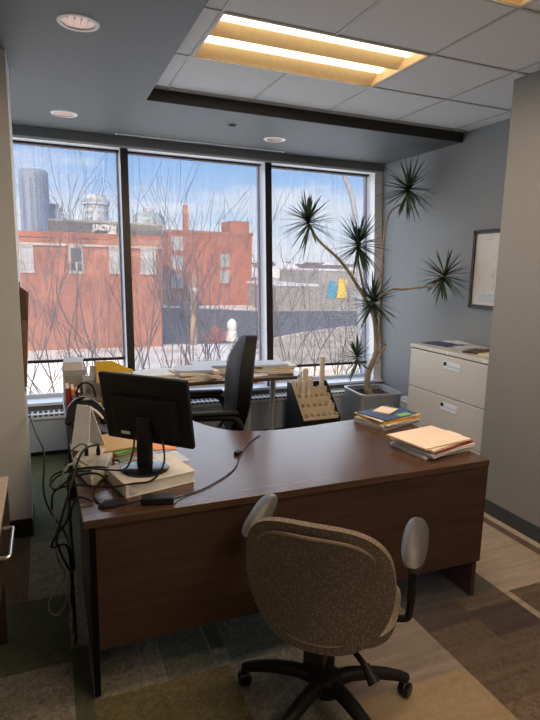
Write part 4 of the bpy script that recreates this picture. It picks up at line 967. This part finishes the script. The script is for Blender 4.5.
# towers
ta = thing('tower', 'tall slim blue-grey tower at the far left of the skyline', 'building', (-4.5, 410, ZG))
MB().lathe([(0, 0), (9.2, 0), (9.2, 64), (8.0, 65.5), (0, 65.5)], 28).build('shaft', M['tower_blue'], ta)
tb = thing('tower', 'short hazy tower block beside the tall slim blue tower', 'building', (7.5, 420, ZG)); MB().box(-5, 5, -6, 6, 0, 42).build('shaft', M['tower_dark'], tb); MB().box(-3, 3, -4, 4, 42, 45).build('plant_room', M['tower_blue'], tb)
tw = thing('tower', 'round white residential tower with a stepped crown', 'building', (26.5, 310, ZG))
MB().lathe([(0, 0), (6.3, 0), (6.3, 35.5), (0, 35.5)], 28).build('shaft', M['tower_white'], tw); MB().lathe([(7.2, 35.5), (7.2, 37.2), (5.5, 38.6), (5.2, 40.5), (0, 41)], 28).build('crown', M['tower_white'], tw)
tg = thing('tower', 'broad pale green-glass tower right of the first mullion', 'building', (54, 310, ZG))
MB().lathe([(0, 0), (8.6, 0), (8.6, 31), (6.2, 33), (0, 33.6)], 28).build('shaft', M['tower_green'], tg); MB().box(-2.5, 2.5, -3, 3, 33.4, 36).build('plant_room', M['tower_white'], tg)
# mural building and low street
mu = thing('mural_building', 'long low grey building with a blue and yellow wall mural', 'building', (0, 0, 0))
MB().box(25.4, 48, 60, 72, ZG, -.6).build('wall', M['far_grey'], mu); MB().box(31.0, 48, 59.9, 72, -.6, 1.3).build('upper_wall', M['house_c'], mu); MB().box(30.9, 48.1, 59.7, 72.1, 1.3, 1.55).build('parapet', M['roof_snow'], mu)
MB().box(25.3, 31, 59.8, 72, -.6, -.35).build('lower_parapet', M['roof_snow'], mu)
rs = random.Random(2)
q = MB(); q.prism([(32.3, -2.0), (33.5, -2.0), (33.7, -.9), (33.3, .0), (32.7, .2), (32.2, -.8)], 0, .06, mat=Matrix.Translation((0, 59.9, 0)) @ Matrix.Rotation(R(90), 4, 'X')); q.build('mural_blue_shape', M['mural_blue'], mu)
q = MB(); q.prism([(33.6, -2.1), (34.9, -2.0), (35.0, .1), (34.5, .45), (33.9, .3), (33.8, -.9)], 0, .08, mat=Matrix.Translation((0, 59.9, 0)) @ Matrix.Rotation(R(90), 4, 'X')); q.build('mural_yellow_shape', M['mural_yellow'], mu)
for x in (36.2, 38.6): MB().box(x, x + 1.2, 59.85, 59.95, -2.0, -.2).build('window', M['blind_white'], mu)
hz = [(30, 95, 5, 4.2, 'house_b', 'tan'), (40, 100, 7, 4.6, 'house_a', 'pale'), (50, 96, 6, 4.0, 'house_c', 'grey'), (60, 110, 8, 5.4, 'house_b', 'tan'), (46, 130, 7, 5.6, 'house_a', 'pale'), (62, 140, 8, 5.8, 'house_b', 'tan'), (75, 150, 9, 6.2, 'house_c', 'grey'), (88, 160, 9, 6.6, 'house_a', 'pale'), (70, 120, 7, 5.0, 'house_a', 'pale')]
for k, (x, y, w_, h_, mt_, cn) in enumerate(hz):
    T = thing('house', '%s low house far off in the right window, %s in its street' % (cn, ['nearest left', 'nearest middle', 'nearest right', 'second row right', 'second row left', 'third row middle', 'third row right', 'furthest right', 'second row middle'][k]), 'house', (x, y, ZG), 0, 'far houses')
    MB().box(-w_ / 2, w_ / 2, -4, 4, 0, h_ * .7).build('wall', M[mt_], T)
    q = MB(); q.prism([(-w_ / 2 - .3, h_ * .7), (w_ / 2 + .3, h_ * .7), (0, h_ * 1.1)], -4.2, 4.2, mat=Matrix.Rotation(R(90), 4, 'X')); q.build('roof', M['roof_snow' if k % 3 else 'roof_dark'], T)
    MB().box(-.6, .6, -4.06, -4, h_ * .2, h_ * .5).build('window', M['pane_dark'], T)
rs = random.Random(8); q = MB()
for k in range(420):
    x = rs.uniform(-120, 420); y = rs.uniform(170, 330); h_ = rs.uniform(4.0, 8.0); r_ = rs.uniform(2, 5)
    q.lathe([(0, 0), (r_ * .8, h_ * .3), (r_, h_ * .6), (r_ * .5, h_ * .92), (0, h_)], 7, (x, y, ZG))
tag(q.build('distant_trees', M['far_trees']), 'brown band of leafless trees and rooftops along the far horizon', 'trees', kind='stuff')
def car(x, y, rz, mat, label):
    T = thing('car', label, 'car', (x, y, ZG + .02), R(rz), 'cars in the parking lot')
    q = MB(); q.prism([(-2.1, .3), (2.1, .3), (2.15, .75), (1.3, .9), (.7, 1.4), (-1.0, 1.42), (-1.7, .95), (-2.15, .85)], -.85, .85, .05, mat=Matrix.Rotation(R(90), 4, 'X')); q.build('body', M[mat], T)
    for xx in (-1.3, 1.3):
        for yy in (-.86, .86): MB().lathe([(0, -.1), (.33, -.1), (.33, .1), (0, .1)], 16, mat=Matrix.Translation((xx, yy, .33)) @ Matrix.Rotation(R(90), 4, 'X')).build('wheel', M['car_dark'], T)
    MB().box(-.95, .6, -.87, .87, .95, 1.3).build('windows', M['pane_dark'], T)
car(13.5, 55, 80, 'car_dark', 'dark car parked in the shaded lot before the orange brick block')
up_ = thing('utility_post', 'weathered brown timber post standing in the snow by the lot', 'post', (8.95, 35.0, ZG)); MB().lathe([(.24, 0), (.20, 4.6), (0, 4.62)], 12).build('pole', M['utility'], up_, True); MB().box(-.3, .3, -.26, -.2, 3.6, 3.8).build('plate', M['stone'], up_)
sn = thing('hydrant_cover', 'white hooded post standing beside the red bush on the verge', 'post', (12.05, 36.3, ZG)); MB().lathe([(.42, 0), (.40, .5), (.28, .8), (.36, 1.05), (.33, 1.3), (.15, 1.55), (0, 1.6)], 14).build('figure', M['letter'], sn, True); MB().lathe([(.30, .78), (.34, .82), (.30, .86)], 14).build('collar', M['stone'], sn)
rb = thing('red_bush', 'small red and orange bush beside the white hooded post', 'bush', (10.6, 35.6, ZG)); rs = random.Random(4)
q = MB()
for k in range(60):
    a, e = rs.uniform(0, 6.28), rs.uniform(.3, 1.5); l_ = rs.uniform(.5, 1.3); d = Vector((math.cos(a) * math.cos(e), math.sin(a) * math.cos(e), math.sin(e)))
    q.tube([(0, 0, 0), d * l_ * .5, d * l_], [.03, .035, .03], 5)
q.build('twigs', M['red_twig'], rb)
# street lamp with a curved arm
sl = thing('street_lamp', 'grey street lamp with a curved top seen through the right window', 'street lamp', (8.75, 14.0, ZG))
MB().tube(spline([(0, 0, 0), (-.02, 0, 3.1), (-.20, 0, 5.5), (-.40, 0, 6.8), (-.62, 0, 7.5), (-1.1, 0, 8.2), (-1.9, 0, 8.6)], 8), [.10 - .04 * k / 48 for k in range(49)], 10).build('pole', M['lamp_pole'], sl, True)
MB().box(-2.5, -1.85, -.13, .13, 8.52, 8.68, .04).build('lamp_head', M['lamp_pole'], sl)
# bare trees between the windows and the street
def tree(x, y, h_, seed, label, multi=5, lean_=(0, 0)):
    rs = random.Random(seed); T = thing('bare_tree', label, 'tree', (x, y, ZG), 0, 'bare trees outside the windows')
    tr = MB(); br = MB()
    def grow(q, p, d, ln, r_, lv):
        pts = [p]; cur = p.copy(); dd_ = d.copy(); n = 5
        for k in range(n):
            dd_ = (dd_ + Vector((rs.gauss(0, .10), rs.gauss(0, .10), .05))).normalized(); cur = cur + dd_ * ln / n; pts.append(cur.copy())
        q.tube(pts, [max(.0045, r_ * (1 - .6 * k / n)) for k in range(n + 1)], 6 if lv < 2 else 4, False)
        if lv >= 4: return
        for k in range(rs.randint(3, 4) if lv < 2 else rs.randint(2, 3)):
            i = rs.randint(2, n); base_ = pts[i]; a = rs.uniform(0, 6.28)
            side = Vector((math.cos(a), math.sin(a), rs.uniform(.1, .5)))
            nd = (dd_ * 1.0 + side * rs.uniform(.45, .85)).normalized()
            grow(br, base_, nd, ln * rs.uniform(.52, .74), r_ * .5, lv + 1)
    for k in range(multi):
        a = 6.28 * k / multi + rs.uniform(-.4, .4); s_ = rs.uniform(.18, .42)
        grow(tr, Vector((.1 * math.cos(a), .1 * math.sin(a), 0)), Vector((math.cos(a) * s_ + lean_[0], math.sin(a) * s_ + lean_[1], 1)).normalized(), h_ * .5, .034, 1)
    tr.build('trunk', M['branch'], T); br.build('branches', M['branch'], T)
tree(1.0, 12.0, 7.4, 21, 'leafless tree crossing the left window bay', 5)
tree(2.75, 12.5, 6.8, 33, 'leafless multi-stemmed tree just right of the first mullion', 6)
tree(4.1, 13.5, 7.2, 45, 'leafless tree left of the second mullion', 5)
tree(6.5, 13.0, 6.0, 57, 'leafless tree at the left of the right window bay', 4)
tree(8.4, 15.5, 5.4, 61, 'low leafless tree behind the spiky plant', 2)
tree(-.6, 11.0, 6.2, 72, 'leafless tree partly hidden by the pale pillar', 4)
